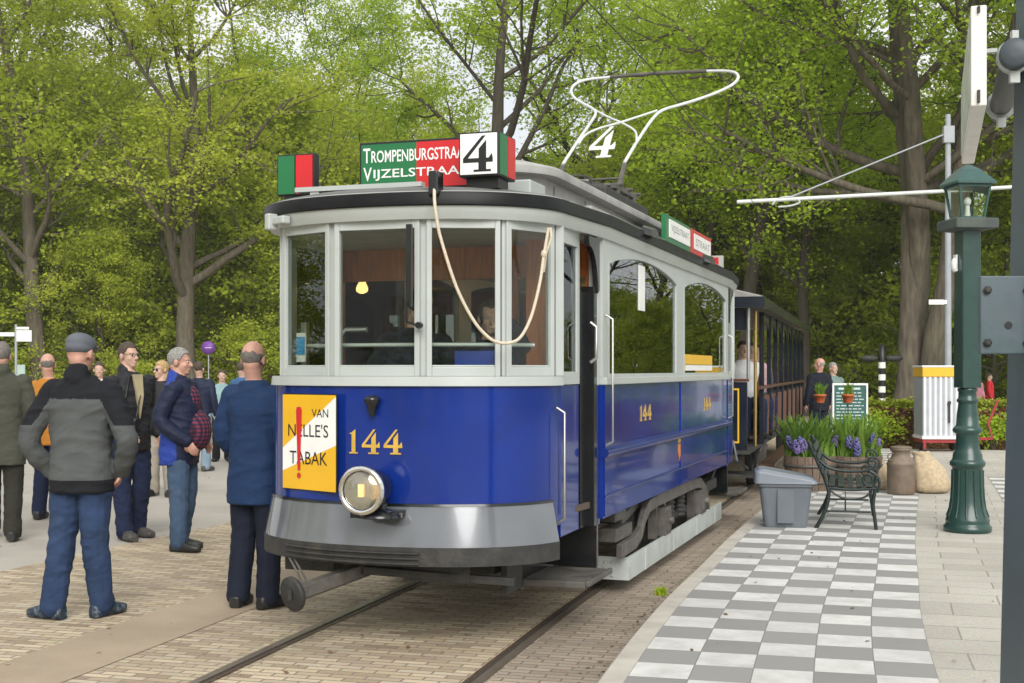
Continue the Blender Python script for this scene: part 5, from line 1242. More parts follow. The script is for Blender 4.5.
for px, Y, h, lb in ((878, 25.5, .62, 'bright green leafy shrub in front of the hedge left of the white cabinet'), (993, 25.4, .60, 'bright green leafy shrub in front of the hedge by the steel column')):
    P = rng.normal(size=(700, 3)) * np.array([.24, .10, .17]) + np.array([0, 0, h - .1]); P = P[P[:, 2] > .03]
    t = empty('shrub', Pt(px, Y, 0.0), 0, lb, 'shrub', 'young shrubs by the hedge'); V, Q = leaf_quads(P, .09, rng); link_mesh('foliage', fast_mesh('foliage', V, Q, L_grn), t)
    mb = MB()
    for k in range(6): mb.tube([(0, 0, 0), (.12 * math.cos(k), .08 * math.sin(k), h * .5), (.25 * math.cos(k), .12 * math.sin(k), h)], [.012, .008, .004], 4)
    mb.build('stem', M['bark_dk'], t)
# white corrugated cabinet on a red chassis
o = empty('trailer_cabinet', Pt(938, 24.6), -.06, 'white corrugated cabinet with yellow top band on a red wheeled chassis before the hedge', 'cabinet')
mb = MB(); mb.span((-.37, -.33, .30), (.37, .35, 1.42), 1)
for k in range(8): x = -.36 + k * .0985; mb.loft([[Vector((x + a, b, z)) for a, b in ((-.012, -.332), (.006, -.358), (.036, -.358), (.054, -.332))] for z in (.302, 1.418)], smooth=False)
bd = mb.build('body', [mat('cabinet_white', (.66, .68, .70), .4, var=.05), mat('cabinet_grey', (.34, .36, .39), .45, var=.06)], o)
mb = MB(); mb.span((-.385, -.365, 1.42), (.385, .36, 1.60)); mb.build('yellow_band', M['yellow'], o, .01)
mb = MB(); mb.span((-.395, -.375, 1.60), (.395, .37, 1.635)); mb.build('top', M['white_s'], o, .006)
mb = MB(); mb.span((-.39, -.372, .24), (.39, .36, .30)); mb.build('sill', M['white_s'], o)
mb = MB(); mb.span((-.375, -.34, .17), (.375, .34, .24)); mb.span((-.36, -.33, 0.05), (-.31, -.28, .17)); mb.span((.31, -.33, 0.05), (.36, -.28, .17)); mb.bar((.36, -.1, .22), (.95, -.25, .25), .05, .05); mb.bar((.88, -.22, .52), (1.05, -.25, .98), .035, .04); mb.bar((.95, -.24, .25), (.88, -.22, .54), .03, .03); mb.build('chassis', mat('chassis_red', (.30, .02, .025), .5, var=.2), o)
mb = MB(); mb.span((.10, -.385, .55), (.125, -.352, .92)); mb.box((.112, -.385, .93), (.05, .03, .06)); mb.build('door_handle', M['iron'], bd)
for s in (1, -1):
    mb = MB(); mb.lathe([(.03, -.04), (.13, -.04), (.15, -.02), (.15, .02), (.13, .04), (.03, .04)], 20, (s * .30, .1, .15), Matrix.Rotation(R(90), 3, 'Y')); mb.build('wheel', M['iron'], o)

# catenary mast with its bracket arm, and the trolley wire
my = 26.8; mx = at(948, my).x
o = empty('catenary_mast', (mx, my, 0), 0, 'slim grey catenary mast with a long white bracket arm reaching over the track', 'mast')
mb = MB(); mb.tube([(0, 0, 0), (0, 0, 4), (0, 0, 7.0)], [.075, .065, .055], 12); mb.build('pole', M['greysteel'], o)
ax = at(737, my).x - mx; z0, z1 = 1.65 + (370 - 202) / FPX * my, 1.65 + (370 - 187) / FPX * my
mb = MB(); mb.tube([(ax, 0, z0), (0, 0, 1.65 + (370 - 191) / FPX * my), (at(1015, my).x - mx, 0, z1)], .042, 8); ar = mb.build('bracket_arm', mat('arm_white', (.60, .62, .60), .5, var=.12), o)
mb = MB(); mb.tube([(at(783, my).x - mx, 0, z0 + .04), (0, -.05, 1.65 + (370 - 133) / FPX * my)], .018, 6); mb.build('stay', M['greysteel'], ar)
mb = MB(); mb.tube(smooth_path([Vector((at(a, my).x - mx, -.02, 1.65 + (370 - b) / FPX * my)) for a, b in ((772, 205), (778, 199), (790, 197), (800, 202), (790, 206), (778, 207))], 3), .022, 6); mb.build('insulator_hook', M['white'], ar)
mb = MB(); mb.span((-.42, -.06, 3.02), (-.10, -.05, 3.12)); mb.span((-.10, -.06, 3.03), (-.04, .0, 3.11)); mb.build('arm_sign', M['white_s'], o)
mb = MB(); mb.span((-.11, -.09, 6.4), (.11, .02, 6.75)); mb.build('bracket_cap', M['greysteel'], o)
wy = lambda v: UV2W(TU, v)
mb = MB(); wpts = [Vector((wy(2).x, wy(2).y, 5.13)), Vector((wy(14.6).x, wy(14.6).y, 5.125)), Vector((at(738, my).x + .35, my, z0 - .05)), Vector((9.2, 44, 5.1))]; mb.tube(wpts, .007, 5)
tag(mb.build('overhead_wire', M['iron']), 'thin overhead contact wire running above the tram collector', 'wire')
# span wires far off, striped signal post, kiosk, signs
o = empty('signal_post', Pt(882, 36, -.0), 0, 'black and white banded post with dark cross arms beyond the hedge', 'signal post')
mb = MB()
for k in range(11): mb.lathe([(.10, .0 + k * .17), (.10, .17 + k * .17)], 14, m=k % 2)
mb.build('banded_pole', [M['white_s'], M['black_s']], o)
mb = MB(); mb.lathe([(.10, 1.87), (.10, 2.35), (.02, 2.37)], 14); mb.build('head', M['black_s'], o)
mb = MB()
for s in (1, -1): mb.ell((s * .34, 0, 1.98), (.26, .10, .10), None, 12, 8)
mb.build('cross_arm', M['iron'], o)
o = empty('kiosk', Pt(840, 50, 0), 0, 'small white kiosk with dark window under the trees behind the menu board', 'kiosk')
mb = MB(); mb.span((-.8, -.8, 0), (.8, .8, 1.75)); w = mb.build('wall', M['white_s'], o)
mb = MB(); mb.span((-.5, -.815, .9), (.5, -.802, 1.5)); mb.build('window', M['black_s'], w)
mb = MB(); mb.span((-.95, -.95, 1.75), (.95, .95, 1.88)); mb.build('roof', M['greysteel'], o)
o = empty('direction_sign', at(16, 30), .1, 'white fingerpost direction sign behind the man in the olive coat', 'sign')
mb = MB(); mb.tube([(0, 0, 0), (0, 0, 2.72)], .03, 8); mb.build('post', M['greysteel'], o)
for a, b, z, h in ((-.75, -.03, 2.44, .09), (.02, .36, 2.32, .26), (.02, .30, 2.60, .06)):
    mb = MB(); mb.span((a, -.03, z), (b, -.01, z + h)); mb.build('board', M['white_s'], o)
o = empty('information_panel', at(21, 31), .0, 'pale green information panel standing below the direction sign', 'sign')
mb = MB(); mb.span((-.10, -.02, .8), (.10, .02, 1.78)); mb.build('panel', mat('panel_pale_green', (.42, .55, .48), .5), o); mb = MB(); mb.tube([(0, 0, 0), (0, 0, .8)], .03, 8); mb.build('post', M['greysteel'], o)
o = empty('round_sign', at(208.5, 45), 0, 'round purple sign on a thin pole above the fence', 'sign')
mb = MB(); mb.tube([(0, 0, 0), (0, 0, 2.3)], .022, 8); mb.build('pole', M['greysteel'], o)
mb = MB(); mb.lathe([(.01, -.01), (.235, -.01), (.235, .01), (.01, .01)], 24, (0, -.03, 2.43), Matrix.Rotation(R(90), 3, 'X')); ds = mb.build('disc', mat('sign_purple', (.14, .04, .26), .5), o)
mb = MB(); text_mb('TRAM', .24, .05, lambda a, b, d: Vector((-.12 + a, -.042 - d, 2.41 + b)), .001, mb) if False else mb.span((-.12, -.046, 2.425), (.12, -.0415, 2.44)); mb.build('lettering', M['white_s'], ds)
fo = empty('post_fence', (0, 0, 0), 0, 'low wooden post and rail fence along the edge of the plaza', 'fence')
mb = MB(); ps = [at(px, 60) for px in range(-40, 300, 28)]
for z in (1.15, .65):
    for a, b in zip(ps, ps[1:]): mb.bar(a + Vector((0, 0, z)), b + Vector((0, 0, z)), .06, .10)
mb.build('rail', M['bark'], fo)
for p in ps:
    mb = MB(); mb.tube([p, p + Vector((0, 0, 1.32))], .09, 8); mb.build('post', M['bark'], fo)
# weed by the kerb
rnd = random.Random(8); f = MB(); blades(f, 0, 0, 45, .05, .03, .08, rnd, .010); g = f.build('weed', L_grn); g.location = (offset(kerb_l, 9.35, -.14, .0)); tag(g, 'small green weed growing between the paving and the kerb', 'weed')
# ================================================================ PEOPLE
def remesh(mb, vox, it=3, fac=.5):
    me = mb.mesh('tmp', M['skin']); o = bpy.data.objects.new('tmp', me); COL.objects.link(o)
    r = o.modifiers.new('r', 'REMESH'); r.mode = 'VOXEL'; r.voxel_size = vox
    s = o.modifiers.new('s', 'SMOOTH'); s.factor = fac; s.iterations = it
    dg = bpy.context.evaluated_depsgraph_get(); dg.update()
    out = bpy.data.meshes.new_from_object(o.evaluated_get(dg))
    bpy.data.objects.remove(o); bpy.data.meshes.remove(me); return out
def finish(name, me, mats, parent, zone=None, fold=0.0, freq=(7, 7, 12), seed=0):
    me.materials.clear()
    for m in (mats if isinstance(mats, (list, tuple)) else [mats]): me.materials.append(m)
    if fold:
        nn = [Vector(v.vector) for v in me.vertex_normals]
        co = []
        for v, vn in zip(me.vertices, nn):
            p = v.co; q = Vector((p.x * freq[0] + seed, p.y * freq[1], p.z * freq[2]))
            q = Vector((q.x * .8 + q.z * .35, q.y * .8 - q.z * .2, q.z * .8)); a = (.45 - 1.6 * abs(mnoise.noise(q))) + .7 * (.3 - abs(mnoise.noise(q * 1.9 + Vector((5, 1, 2)))))
            co.extend(p + vn * (fold * a))
        me.vertices.foreach_set('co', co)
    n = len(me.polygons); me.polygons.foreach_set('use_smooth', [True] * n)
    me.polygons.foreach_set('material_index', [zone(p.center) for p in me.polygons] if zone else [0] * n)
    me.name = name; me.update(); o = bpy.data.objects.new(name, me); COL.objects.link(o); o.parent = parent; return o
def chain(mb, pts, rs):
    P = smooth_path([Vector(p) for p in pts], 4) if len(pts) > 2 else [Vector(p) for p in pts]
    n = len(P) - 1; rad = [float(np.interp(i / n * (len(rs) - 1), range(len(rs)), rs)) for i in range(n + 1)]
    mb.tube(P, rad, 12); mb.ell(P[0], (rad[0],) * 3, None, 12, 8); mb.ell(P[-1], (rad[-1],) * 3, None, 12, 8)
def hand(mb, W, d, pn, side, curl):
    d = Vector(d).normalized(); pn = Vector(pn); pn = (pn - d * pn.dot(d)).normalized(); ac = d.cross(pn) * side
    Mh = Matrix((ac, pn, d)).transposed(); mb.ell(W + d * .045, (.043, .017, .056), Mh, 14, 10)
    chain(mb, [W - d * .03, W + d * .02], [.030, .028])
    for k, (o, L) in enumerate(((.032, .068), (.011, .080), (-.011, .074), (-.031, .058))):
        p = W + d * (.082 - .006 * abs(k - 1)) + ac * o; pts = [p - d * .02, p]; q = d.copy()
        for j in range(3):
            q = (q * math.cos(curl * (.5 + .3 * j)) + pn * math.sin(curl * (.5 + .3 * j))).normalized(); p = p + q * L / 3; pts.append(p)
        mb.tube(pts, [.010, .0098, .0095, .009, .0075], 8); mb.ell(pts[-1], (.0075,) * 3, None, 8, 6)
    p = W + d * .022 + ac * .034; pts = [W + d * .015 + ac * .015, p, p + (d * .6 + ac * .55 + pn * .3).normalized() * .034, p + (d * .8 + ac * .35 + pn * .45).normalized() * .062]
    mb.tube(pts, [.015, .0135, .0115, .009], 8); mb.ell(pts[-1], (.009,) * 3, None, 8, 6)

CLOTH = {}
def cloth(name, col, rough=.85, bump=.25, bs=70, var=.16, stretch=None, dirt=None):
    if name not in CLOTH:
        m = CLOTH[name] = mat(name, col, rough, var=var, scale=5, bump=bump, bscale=bs, spec=.25, stretch=stretch, dirt=dirt, dscale=4)
        nt = m.node_tree; b = nt.nodes['Principled BSDF']; tc = nt.nodes.new('ShaderNodeTexCoord'); mp = nt.nodes.new('ShaderNodeMapping'); mp.inputs['Scale'].default_value = (1, 1, .62); mp.inputs['Rotation'].default_value = (.5, .35, 0)
        r = nt.nodes.new('ShaderNodeTexNoise'); r.noise_type = 'RIDGED_MULTIFRACTAL'; r.inputs['Scale'].default_value = 5.5; r.inputs['Detail'].default_value = 3
        nt.links.new(tc.outputs['Object'], mp.inputs['Vector']); nt.links.new(mp.outputs['Vector'], r.inputs['Vector'])
        bp = nt.nodes.new('ShaderNodeBump'); bp.inputs['Strength'].default_value = .55; bp.inputs['Distance'].default_value = .022
        nt.links.new(r.outputs['Fac'], bp.inputs['Height'])
        if b.inputs['Normal'].links: nt.links.new(b.inputs['Normal'].links[0].from_socket, bp.inputs['Normal'])
        nt.links.new(bp.outputs['Normal'], b.inputs['Normal'])
    return CLOTH[name]
TORSO = [(.86, .150, .110, 0), (.96, .168, .122, 0), (1.08, .156, .116, 0), (1.20, .162, .118, 0), (1.33, .182, .122, .005), (1.42, .178, .106, .012), (1.475, .128, .086, .018), (1.52, .068, .066, .022)]
def torso_loft(mb, rings, tz=0, n=28):
    rg = []
    for z, rx, ry, cy in rings:
        g = []
        for k in range(n):
            a = 2 * PI * k / n; c, s = math.cos(a), math.sin(a)
            g.append(Vector((rx * math.copysign(abs(c) ** .85, c), cy + ry * math.copysign(abs(s) ** .85, s), z + tz)))
        rg.append(g)
    mb.loft(rg)

def person(loc, yaw, H, label, arms=None, legs=None, head=(0, 0), hair=('short', None), jacket=None, trousers=None, shoes=None, skin='skin',
           vox=.0085, seat=False, group=None, jr=None, jzone=None, extras=None, curl=.5, handdir=None, face=True, fold=.010, lean=0.0, collar=None, bulk=1.0):
    k = H / 1.8; root = empty('person', loc, R(yaw), label, 'person', group)
    root.scale = (k, k, k); tz = -.43 if seat else 0.0
    sh = [Vector((s * .178, .008, 1.425 + tz)) for s in (1, -1)]
    A = arms or [((.245, .03, 1.16), (.265, -.05, .92)), ((-.245, .03, 1.16), (-.265, -.05, .92))]
    A = [(Vector(e) + Vector((0, 0, tz)), Vector(w) + Vector((0, 0, tz))) for e, w in A]
    if seat: Lg = legs or [((.11, -.44, .50), (.12, -.42, .09), (0, -1)), ((-.11, -.44, .50), (-.12, -.42, .09), (0, -1))]
    else: Lg = legs or [((.105, -.01, .50), (.115, .03, .09), (.25, -1)), ((-.105, -.01, .50), (-.115, .03, .09), (-.25, -1))]
    hips = [Vector((.092, .0, .91 + tz)), Vector((-.092, .0, .91 + tz))]
    hp = Vector((0, .022, 1.675 + tz))
    RH = Matrix.Rotation(R(head[0]), 3, 'Z') @ Matrix.Rotation(R(head[1]), 3, 'X')
    piv = Vector((0, .02, -.12))
    HS = .95
    def hd(p): return hp + piv + RH @ ((Vector(p) - piv) * HS)
    # body: head, neck, torso, arms, hands and legs in one skin
    b = MB()
    for c, r in (((0, .014, .035), (.078, .099, .096)), ((0, -.030, -.035), (.061, .066, .086)), ((0, -.058, -.092), (.036, .036, .030)), ((.034, -.056, -.03), (.028, .030, .030)), ((-.034, -.056, -.03), (.028, .030, .030)),
                 ((0, -.076, .024), (.054, .022, .014)), ((.081, .012, -.008), (.011, .024, .035)), ((-.081, .012, -.008), (.011, .024, .035)), ((0, -.090, -.068), (.024, .011, .010)), ((0, -.112, -.034), (.018, .014, .012)), ((0, .04, -.03), (.062, .055, .07))):
        b.ell(hd(c), tuple(q * HS for q in r), RH, 18, 12)
    b.tube([hd((0, -.086, .012)), hd((0, -.104, -.014)), hd((0, -.120, -.032))], [.010, .012, .013], 8)
    chain(b, [hd((0, .022, -.07)), Vector((0, .024, 1.54 + tz)), Vector((0, .018, 1.45 + tz))], [.057, .056, .070])
    torso_loft(b, [(z, rx * .93, ry * .93, cy) for z, rx, ry, cy in TORSO], tz)
    for i, (e, w) in enumerate(A):
        chain(b, [sh[i], e, w], [.050, .040, .029])
        s = 1 if i == 0 else -1
        hdir = handdir[i] if handdir else ((w - e).normalized() * .6 + Vector((0, -.15, -.5)), Vector((-s, 0, 0)))
        hand(b, w, hdir[0], hdir[1], s, curl)
    for i, (kn, an, toe) in enumerate(Lg):
        chain(b, [hips[i], Vector(kn) + (Vector((0, .03, -.02)) if seat else Vector()), Vector(an)], [.078, .050, .036] if not seat else [.06, .034, .03])
        t = Vector((toe[0], toe[1], 0)).normalized(); b.ell(Vector(an) + t * .07 + Vector((0, 0, -.045)), (.034, .034, .026)); chain(b, [Vector(an), Vector(an) + t * .10 + Vector((0, 0, -.055))], [.034, .026])
    finish('body', remesh(b, min(vox, .0075) if face else vox, 2, .4), M[skin], root)
    # trousers
    t_ = MB(); pel = [(z, rx, ry, cy) for z, rx, ry, cy in ((.80, .14, .11, .005), (.86, .165, .125, .005), (.92, .176, .130, .008), (.97, .162, .118, .006), (1.02, .145, .106, .004))]
    torso_loft(t_, pel, tz)
    tr = [.104, .098, .086, .080, .080] if not seat else [.098, .085, .072, .066, .066]
    for i, (kn, an, toe) in enumerate(Lg):
        kn, an = Vector(kn), Vector(an); chain(t_, [hips[i], hips[i].lerp(kn, .5), kn, kn.lerp(an, .55), an + Vector((0, .004, -.012))], tr)
    finish('trousers', remesh(t_, vox), trousers, root, fold=fold * .8, freq=(9, 9, 11), seed=loc[0])
    # jacket
    if jacket:
        j = MB(); rings = jr or [(.80, .188, .140, .004), (.90, .190, .145, .004), (1.05, .182, .140, 0), (1.20, .188, .140, 0), (1.33, .205, .142, .006), (1.42, .196, .122, .014), (1.475, .140, .100, .02), (1.525, .083, .082, .022)]
        torso_loft(j, [(z, rx * bulk, ry * bulk, cy) for z, rx, ry, cy in rings], tz)
        for i, (e, w) in enumerate(A):
            dd = (w - e).normalized(); chain(j, [sh[i] + Vector((0, 0, -.005)), e, w - dd * .005], [.083 * bulk, .070 * bulk, .062 * bulk, .052 * bulk])
        if collar: chain(j, [hd((0, .03, -.13)), hd((0, .028, -.16))], [.074, .085])
        finish('jacket', remesh(j, vox), jacket, root, (lambda c: jzone(Vector((c.x, c.y, c.z - tz)))) if jzone else None, fold, seed=loc[0] * 3)
    # shoes
    for i, (kn, an, toe) in enumerate(Lg):
        s_ = MB(); an = Vector(an); t = Vector((toe[0], toe[1], 0)).normalized(); sd_ = Vector((-t.y, t.x, 0)); Mx = Matrix((sd_, t, Vector((0, 0, 1)))).transposed()
        g = an.z - .09
        rings = []
        for u, w_, h in ((-.085, .030, .05), (-.07, .042, .090), (0, .046, .090), (.06, .050, .074), (.12, .054, .056), (.17, .048, .044), (.20, .028, .032)):
            rg = []
            for q in range(14):
                a = 2 * PI * q / 14; c, s = math.cos(a), math.sin(a); z = .03 + (h - .012) * max(0, s) ** .8 if s > 0 else .030 + .030 * math.copysign(abs(s) ** .4, s)
                rg.append(Mx @ Vector((w_ * math.copysign(abs(c) ** .6, c), u, 0)) + Vector((an.x, an.y, g + max(0, z))))
            rings.append(rg)
        s_.loft(rings); o = s_.build('shoe', shoes, root)
        o.data.materials.append(M['black_s']) if False else None
    # hair or cap
    style, hm = hair
    if style != 'cap':
        h = MB(); h.ell((0, .014, .035), (.0815, .1035, .1005), None, 48, 36)
        def keep(c):
            x, y, z = c; jit = .008 * mnoise.noise(Vector(c) * 45) + .014 * mnoise.noise(Vector(c) * 18); z += jit
            if style != 'long' and abs(x) > .04 and (y - .012) ** 2 + (z + .006) ** 2 < .034 ** 2: return False
            if style == 'fringe': return -.075 < z < .030 + .25 * max(0, y - .04) and y > .012 + .35 * max(0, z + .02)
            if style == 'long': return z > .075 or (y > -.045 and z > -.10)
            return z > float(np.interp(y, (-.09, -.05, -.02, .0, .03, .07), (.088, .062, .030, -.035, -.055, -.075)))
        fs = []
        for f in h.f:
            c = sum((Vector(h.v[i]) for i in f), Vector()) / len(f)
            if keep(c): fs.append(f)
        h.f = fs; h.mi = [0] * len(fs); h.sm = [True] * len(fs)
        h.v = [tuple(hd(Vector(p) * (1 + .02 * mnoise.noise(Vector(p) * 60)))) for p in h.v]
        if style == 'long': h.ell(hd((0, .06, -.10)), (.075, .05, .10), RH); 
        o = h.build('hair', hm, root); m = o.modifiers.new('thick', 'SOLIDIFY'); m.thickness = .007 if style != 'fringe' else .004; m.offset = 0
    else:
        h = MB(); h.ell(hd((0, .006, .062)), (.088, .111, .070), RH @ Matrix.Rotation(R(8), 3, 'X'), 28, 16); h.ell(hd((0, .02, .035)), (.084, .104, .054), RH, 28, 12); h.ell(hd((0, -.115, .045)), (.062, .045, .010), RH)
        finish('cap', remesh(h, .007, 4), hm, root)
    if face:
        e = MB()
        for s in (1, -1): e.ell(hd((s * .030, -.084, .004)), (.013, .008, .0075), RH, 10, 8, 0); e.ell(hd((s * .030, -.0905, .004)), (.006, .004, .006), RH, 8, 6, 1)
        e.build('eyes', [M['white_s'], M['black_s']], root)
    if extras: extras(root, hd, tz, RH)
    return root

denim = cloth('denim_blue', (.026, .048, .108), .9, .35, 160, .28, dirt=(.055, .085, .15)); denim2 = cloth('denim_mid', (.05, .085, .145), .9, .35, 160, .25, dirt=(.09, .13, .20)); denim_dk = cloth('denim_dark', (.012, .018, .045), .9)
shoe_dk = mat('shoe_dark', (.014, .013, .012), .45, var=.3); shoe_gr = mat('shoe_grey', (.06, .055, .05), .7, var=.5, scale=30); shoe_bl = mat('shoe_blue_black', (.015, .03, .05), .5, var=.6, scale=22, dirt=(.35, .38, .42), dscale=26, damt=.8)
grey_hair = mat('hair_grey', (.28, .27, .25), .8, var=.35, scale=60, bump=.6, bscale=160); brown_hair = mat('hair_brown', (.06, .042, .028), .7, var=.3, scale=60, bump=.3, bscale=220); dk_grey_hair = mat('hair_dark_grey', (.15, .135, .12), .8, var=.3, scale=60, bump=.3, bscale=220); blond = mat('hair_blond', (.42, .28, .12), .7, var=.3, scale=50, bump=.5, bscale=140)

# man in flat cap, grey and black fleece, hands at his pockets, from behind
fl_g = cloth('fleece_grey', (.085, .092, .092), .95, .35, 130); fl_k = cloth('fleece_black', (.012, .013, .016), .9, .25, 110)
def z1(c):
    if c.z < .88: return 1
    if abs(c.x) > .20 and c.z < 1.22: return 0
    yoke = 1.385 if abs(c.x) < .165 else 1.385 - (abs(c.x) - .165) * 1.6
    return 1 if c.z > yoke else 0
pl = at(82, 8.5)
person((pl.x, pl.y, 0), 172, 1.90, 'man from behind in grey flat cap, black-yoked grey fleece and blue jeans', arms=[((.325, .06, 1.13), (.235, -.06, .925)), ((-.325, .06, 1.13), (-.225, -.07, .925))],
       legs=[((.135, -.01, .50), (.180, .02, .09), (1, -.30)), ((-.085, .0, .50), (-.085, -.10, .09), (-.30, -1))], hair=('cap', cloth('cap_wool', (.12, .13, .15), .95, .4, 200)), jacket=[fl_g, fl_k], jzone=z1, trousers=denim, shoes=shoe_bl, skin='skin2', head=(-6, 4), bulk=1.04, collar=True,
       handdir=[(Vector((-.35, -.5, -.8)), Vector((-1, .3, 0))), (Vector((.35, -.5, -.8)), Vector((1, .3, 0)))], curl=.9, fold=.013)

# bald man in the blue uniform jacket by the cab
pl = at(256, 8.92)
uni = cloth('uniform_blue', (.011, .032, .090), .75, .12, 90, .12); navy_tr = cloth('trousers_navy', (.010, .014, .028), .8, .15, 90)
def cap_detail(root, hd, tz, RH):
    m = MB()
    for s in (1, -1):
        m.tube([hd((s * .012, -.112, .004)), hd((s * .052, -.100, .006)), hd((s * .084, -.02, .008)), hd((s * .088, .012, .004))], .0022, 6)
    m.build('glasses', M['iron'], root)
person((pl.x, pl.y, 0), 156, 1.86, 'bald man from behind in blue uniform jacket standing at the tram cab corner', arms=[((.245, .03, 1.14), (.16, -.20, .98)), ((-.245, .03, 1.14), (-.16, -.20, .98))],
       legs=[((.105, -.01, .50), (.12, .03, .09), (.3, -1)), ((-.095, -.01, .50), (-.10, .0, .09), (-.2, -1))], hair=('fringe', dk_grey_hair), jacket=uni, trousers=navy_tr, shoes=shoe_dk, skin='skin2', head=(14, 4), extras=cap_detail, bulk=.98,
       jr=[(.70, .205, .155, .0), (.80, .205, .155, .0), (.95, .196, .148, 0), (1.05, .186, .140, 0), (1.20, .190, .142, 0), (1.33, .206, .144, .006), (1.42, .198, .122, .014), (1.475, .140, .100, .02), (1.525, .083, .082, .022)], fold=.007)

# man with glasses and camera
blk = cloth('jacket_black', (.016, .016, .019), .6, .25, 40)
pl = at(130, 12.6)
def camera_kit(root, hd, tz, RH):
    m = MB(); m.span((-.19, -.24, 1.03), (-.06, -.17, 1.12)); m.span((-.16, -.22, 1.12), (-.09, -.17, 1.145)); m.lathe([(.035, 0), (.038, .05), (.036, .09), (.03, .092)], 16, (-.125, -.24, 1.075), Matrix.Rotation(R(90), 3, 'X')); m.build('camera', M['black_s'], root)
    m = MB(); m.tube([(-.19, -.2, 1.10), (-.14, -.16, 1.3), (-.06, -.09, 1.48), (.06, -.09, 1.48), (0, -.17, 1.3), (-.06, -.2, 1.10)], .008, 6); m.build('strap', M['black_s'], root)
    m = MB(); m.prism([(-.05, 1.50), (.05, 1.50), (.035, 1.30), (0, 1.10), (-.03, 1.30)], .02, lambda a, b, d: Vector((a, -.135 - d - (.02 if b < 1.4 else -.025), b))); m.build('shirt', cloth('shirt_beige', (.33, .28, .17)), root)
    m = MB()
    for s in (1, -1):
        m.tube([hd((s * .030 + .021 * math.cos(t), -.103, .002 + .015 * math.sin(t))) for t in np.linspace(0, 2 * PI, 13)], .0022, 6, cap=False)
        m.tube([hd((s * .051, -.101, .006)), hd((s * .078, -.05, .010)), hd((s * .085, .01, .006))], .002, 6)
    m.tube([hd((-.010, -.106, .004)), hd((.010, -.106, .004))], .002, 6); m.build('glasses', M['iron'], root)
person((pl.x, pl.y, 0), 48, 1.93, 'man with glasses in open black jacket and dark jeans holding a camera at his side', arms=[((.235, .06, 1.15), (.20, -.16, .96)), ((-.235, .03, 1.15), (-.15, -.22, 1.0))],
       legs=[((.105, -.02, .50), (.11, .05, .09), (.2, -1)), ((-.10, -.02, .50), (-.11, -.10, .09), (-.1, -1))], hair=('short', brown_hair), jacket=blk, trousers=denim_dk, shoes=shoe_gr, head=(10, -2), extras=camera_kit, collar=True, bulk=1.0, fold=.014)

# grey-haired man in profile with checked shirt
pl = at(182, 11.75)
nv = cloth('anorak_navy', (.010, .015, .040), .6, .25, 50); bl = cloth('anorak_blue', (.018, .045, .26), .6, .25, 50)
m_plaid, nt, bs_ = nodes_of('checked_shirt')
tc = nt.nodes.new('ShaderNodeTexCoord'); wv = nt.nodes.new('ShaderNodeTexWave'); wv.bands_direction = 'Z'; wv.inputs['Scale'].default_value = 9; wv2 = nt.nodes.new('ShaderNodeTexWave'); wv2.bands_direction = 'X'; wv2.inputs['Scale'].default_value = 9
nt.links.new(tc.outputs['Object'], wv.inputs['Vector']); nt.links.new(tc.outputs['Object'], wv2.inputs['Vector'])
mxp = nt.nodes.new('ShaderNodeMix'); mxp.data_type = 'RGBA'; mxp.inputs[6].default_value = (.02, .02, .06, 1); mxp.inputs[7].default_value = (.22, .03, .07, 1); nt.links.new(wv.outputs['Fac'], mxp.inputs[0])
mxq = nt.nodes.new('ShaderNodeMix'); mxq.data_type = 'RGBA'; mxq.blend_type = 'MULTIPLY'; mxq.inputs[0].default_value = .8; nt.links.new(mxp.outputs[2], mxq.inputs[6]); nt.links.new(wv2.outputs['Color'], mxq.inputs[7]); nt.links.new(mxq.outputs[2], bs_.inputs['Base Color']); bs_.inputs['Roughness'].default_value = .9
def belly(root, hd, tz, RH):
    m = MB(); m.ell((0, -.125, 1.06), (.15, .145, .19)); m.ell((0, -.09, 1.30), (.12, .08, .16)); finish('shirt', remesh(m, .012, 4), m_plaid, root)
def z4(c):
    return 1 if (c.y > -.03 and c.z < 1.12 and abs(c.x) < .215) or (c.y > .02 and c.z > 1.47) else 0
person((pl.x, pl.y, 0), 82, 1.86, 'grey-haired man in profile wearing navy anorak with blue side panel over a checked shirt', arms=[((.25, .09, 1.16), (.20, -.13, .97)), ((-.25, .09, 1.16), (-.20, -.13, .97))],
       legs=[((.10, -.01, .50), (.105, .06, .09), (.15, -1)), ((-.10, -.01, .50), (-.105, -.02, .09), (-.15, -1))], hair=('short', grey_hair), jacket=[nv, bl], jzone=z4, trousers=denim2, shoes=shoe_dk, skin='skin2', head=(4, 2), extras=belly, bulk=1.04, collar=True,
       jr=[(.76, .190, .150, .03), (.90, .195, .160, .02), (1.05, .195, .165, .0), (1.20, .195, .160, -.005), (1.33, .205, .146, .006), (1.42, .196, .122, .014), (1.475, .140, .100, .02), (1.525, .083, .082, .022)], fold=.012)

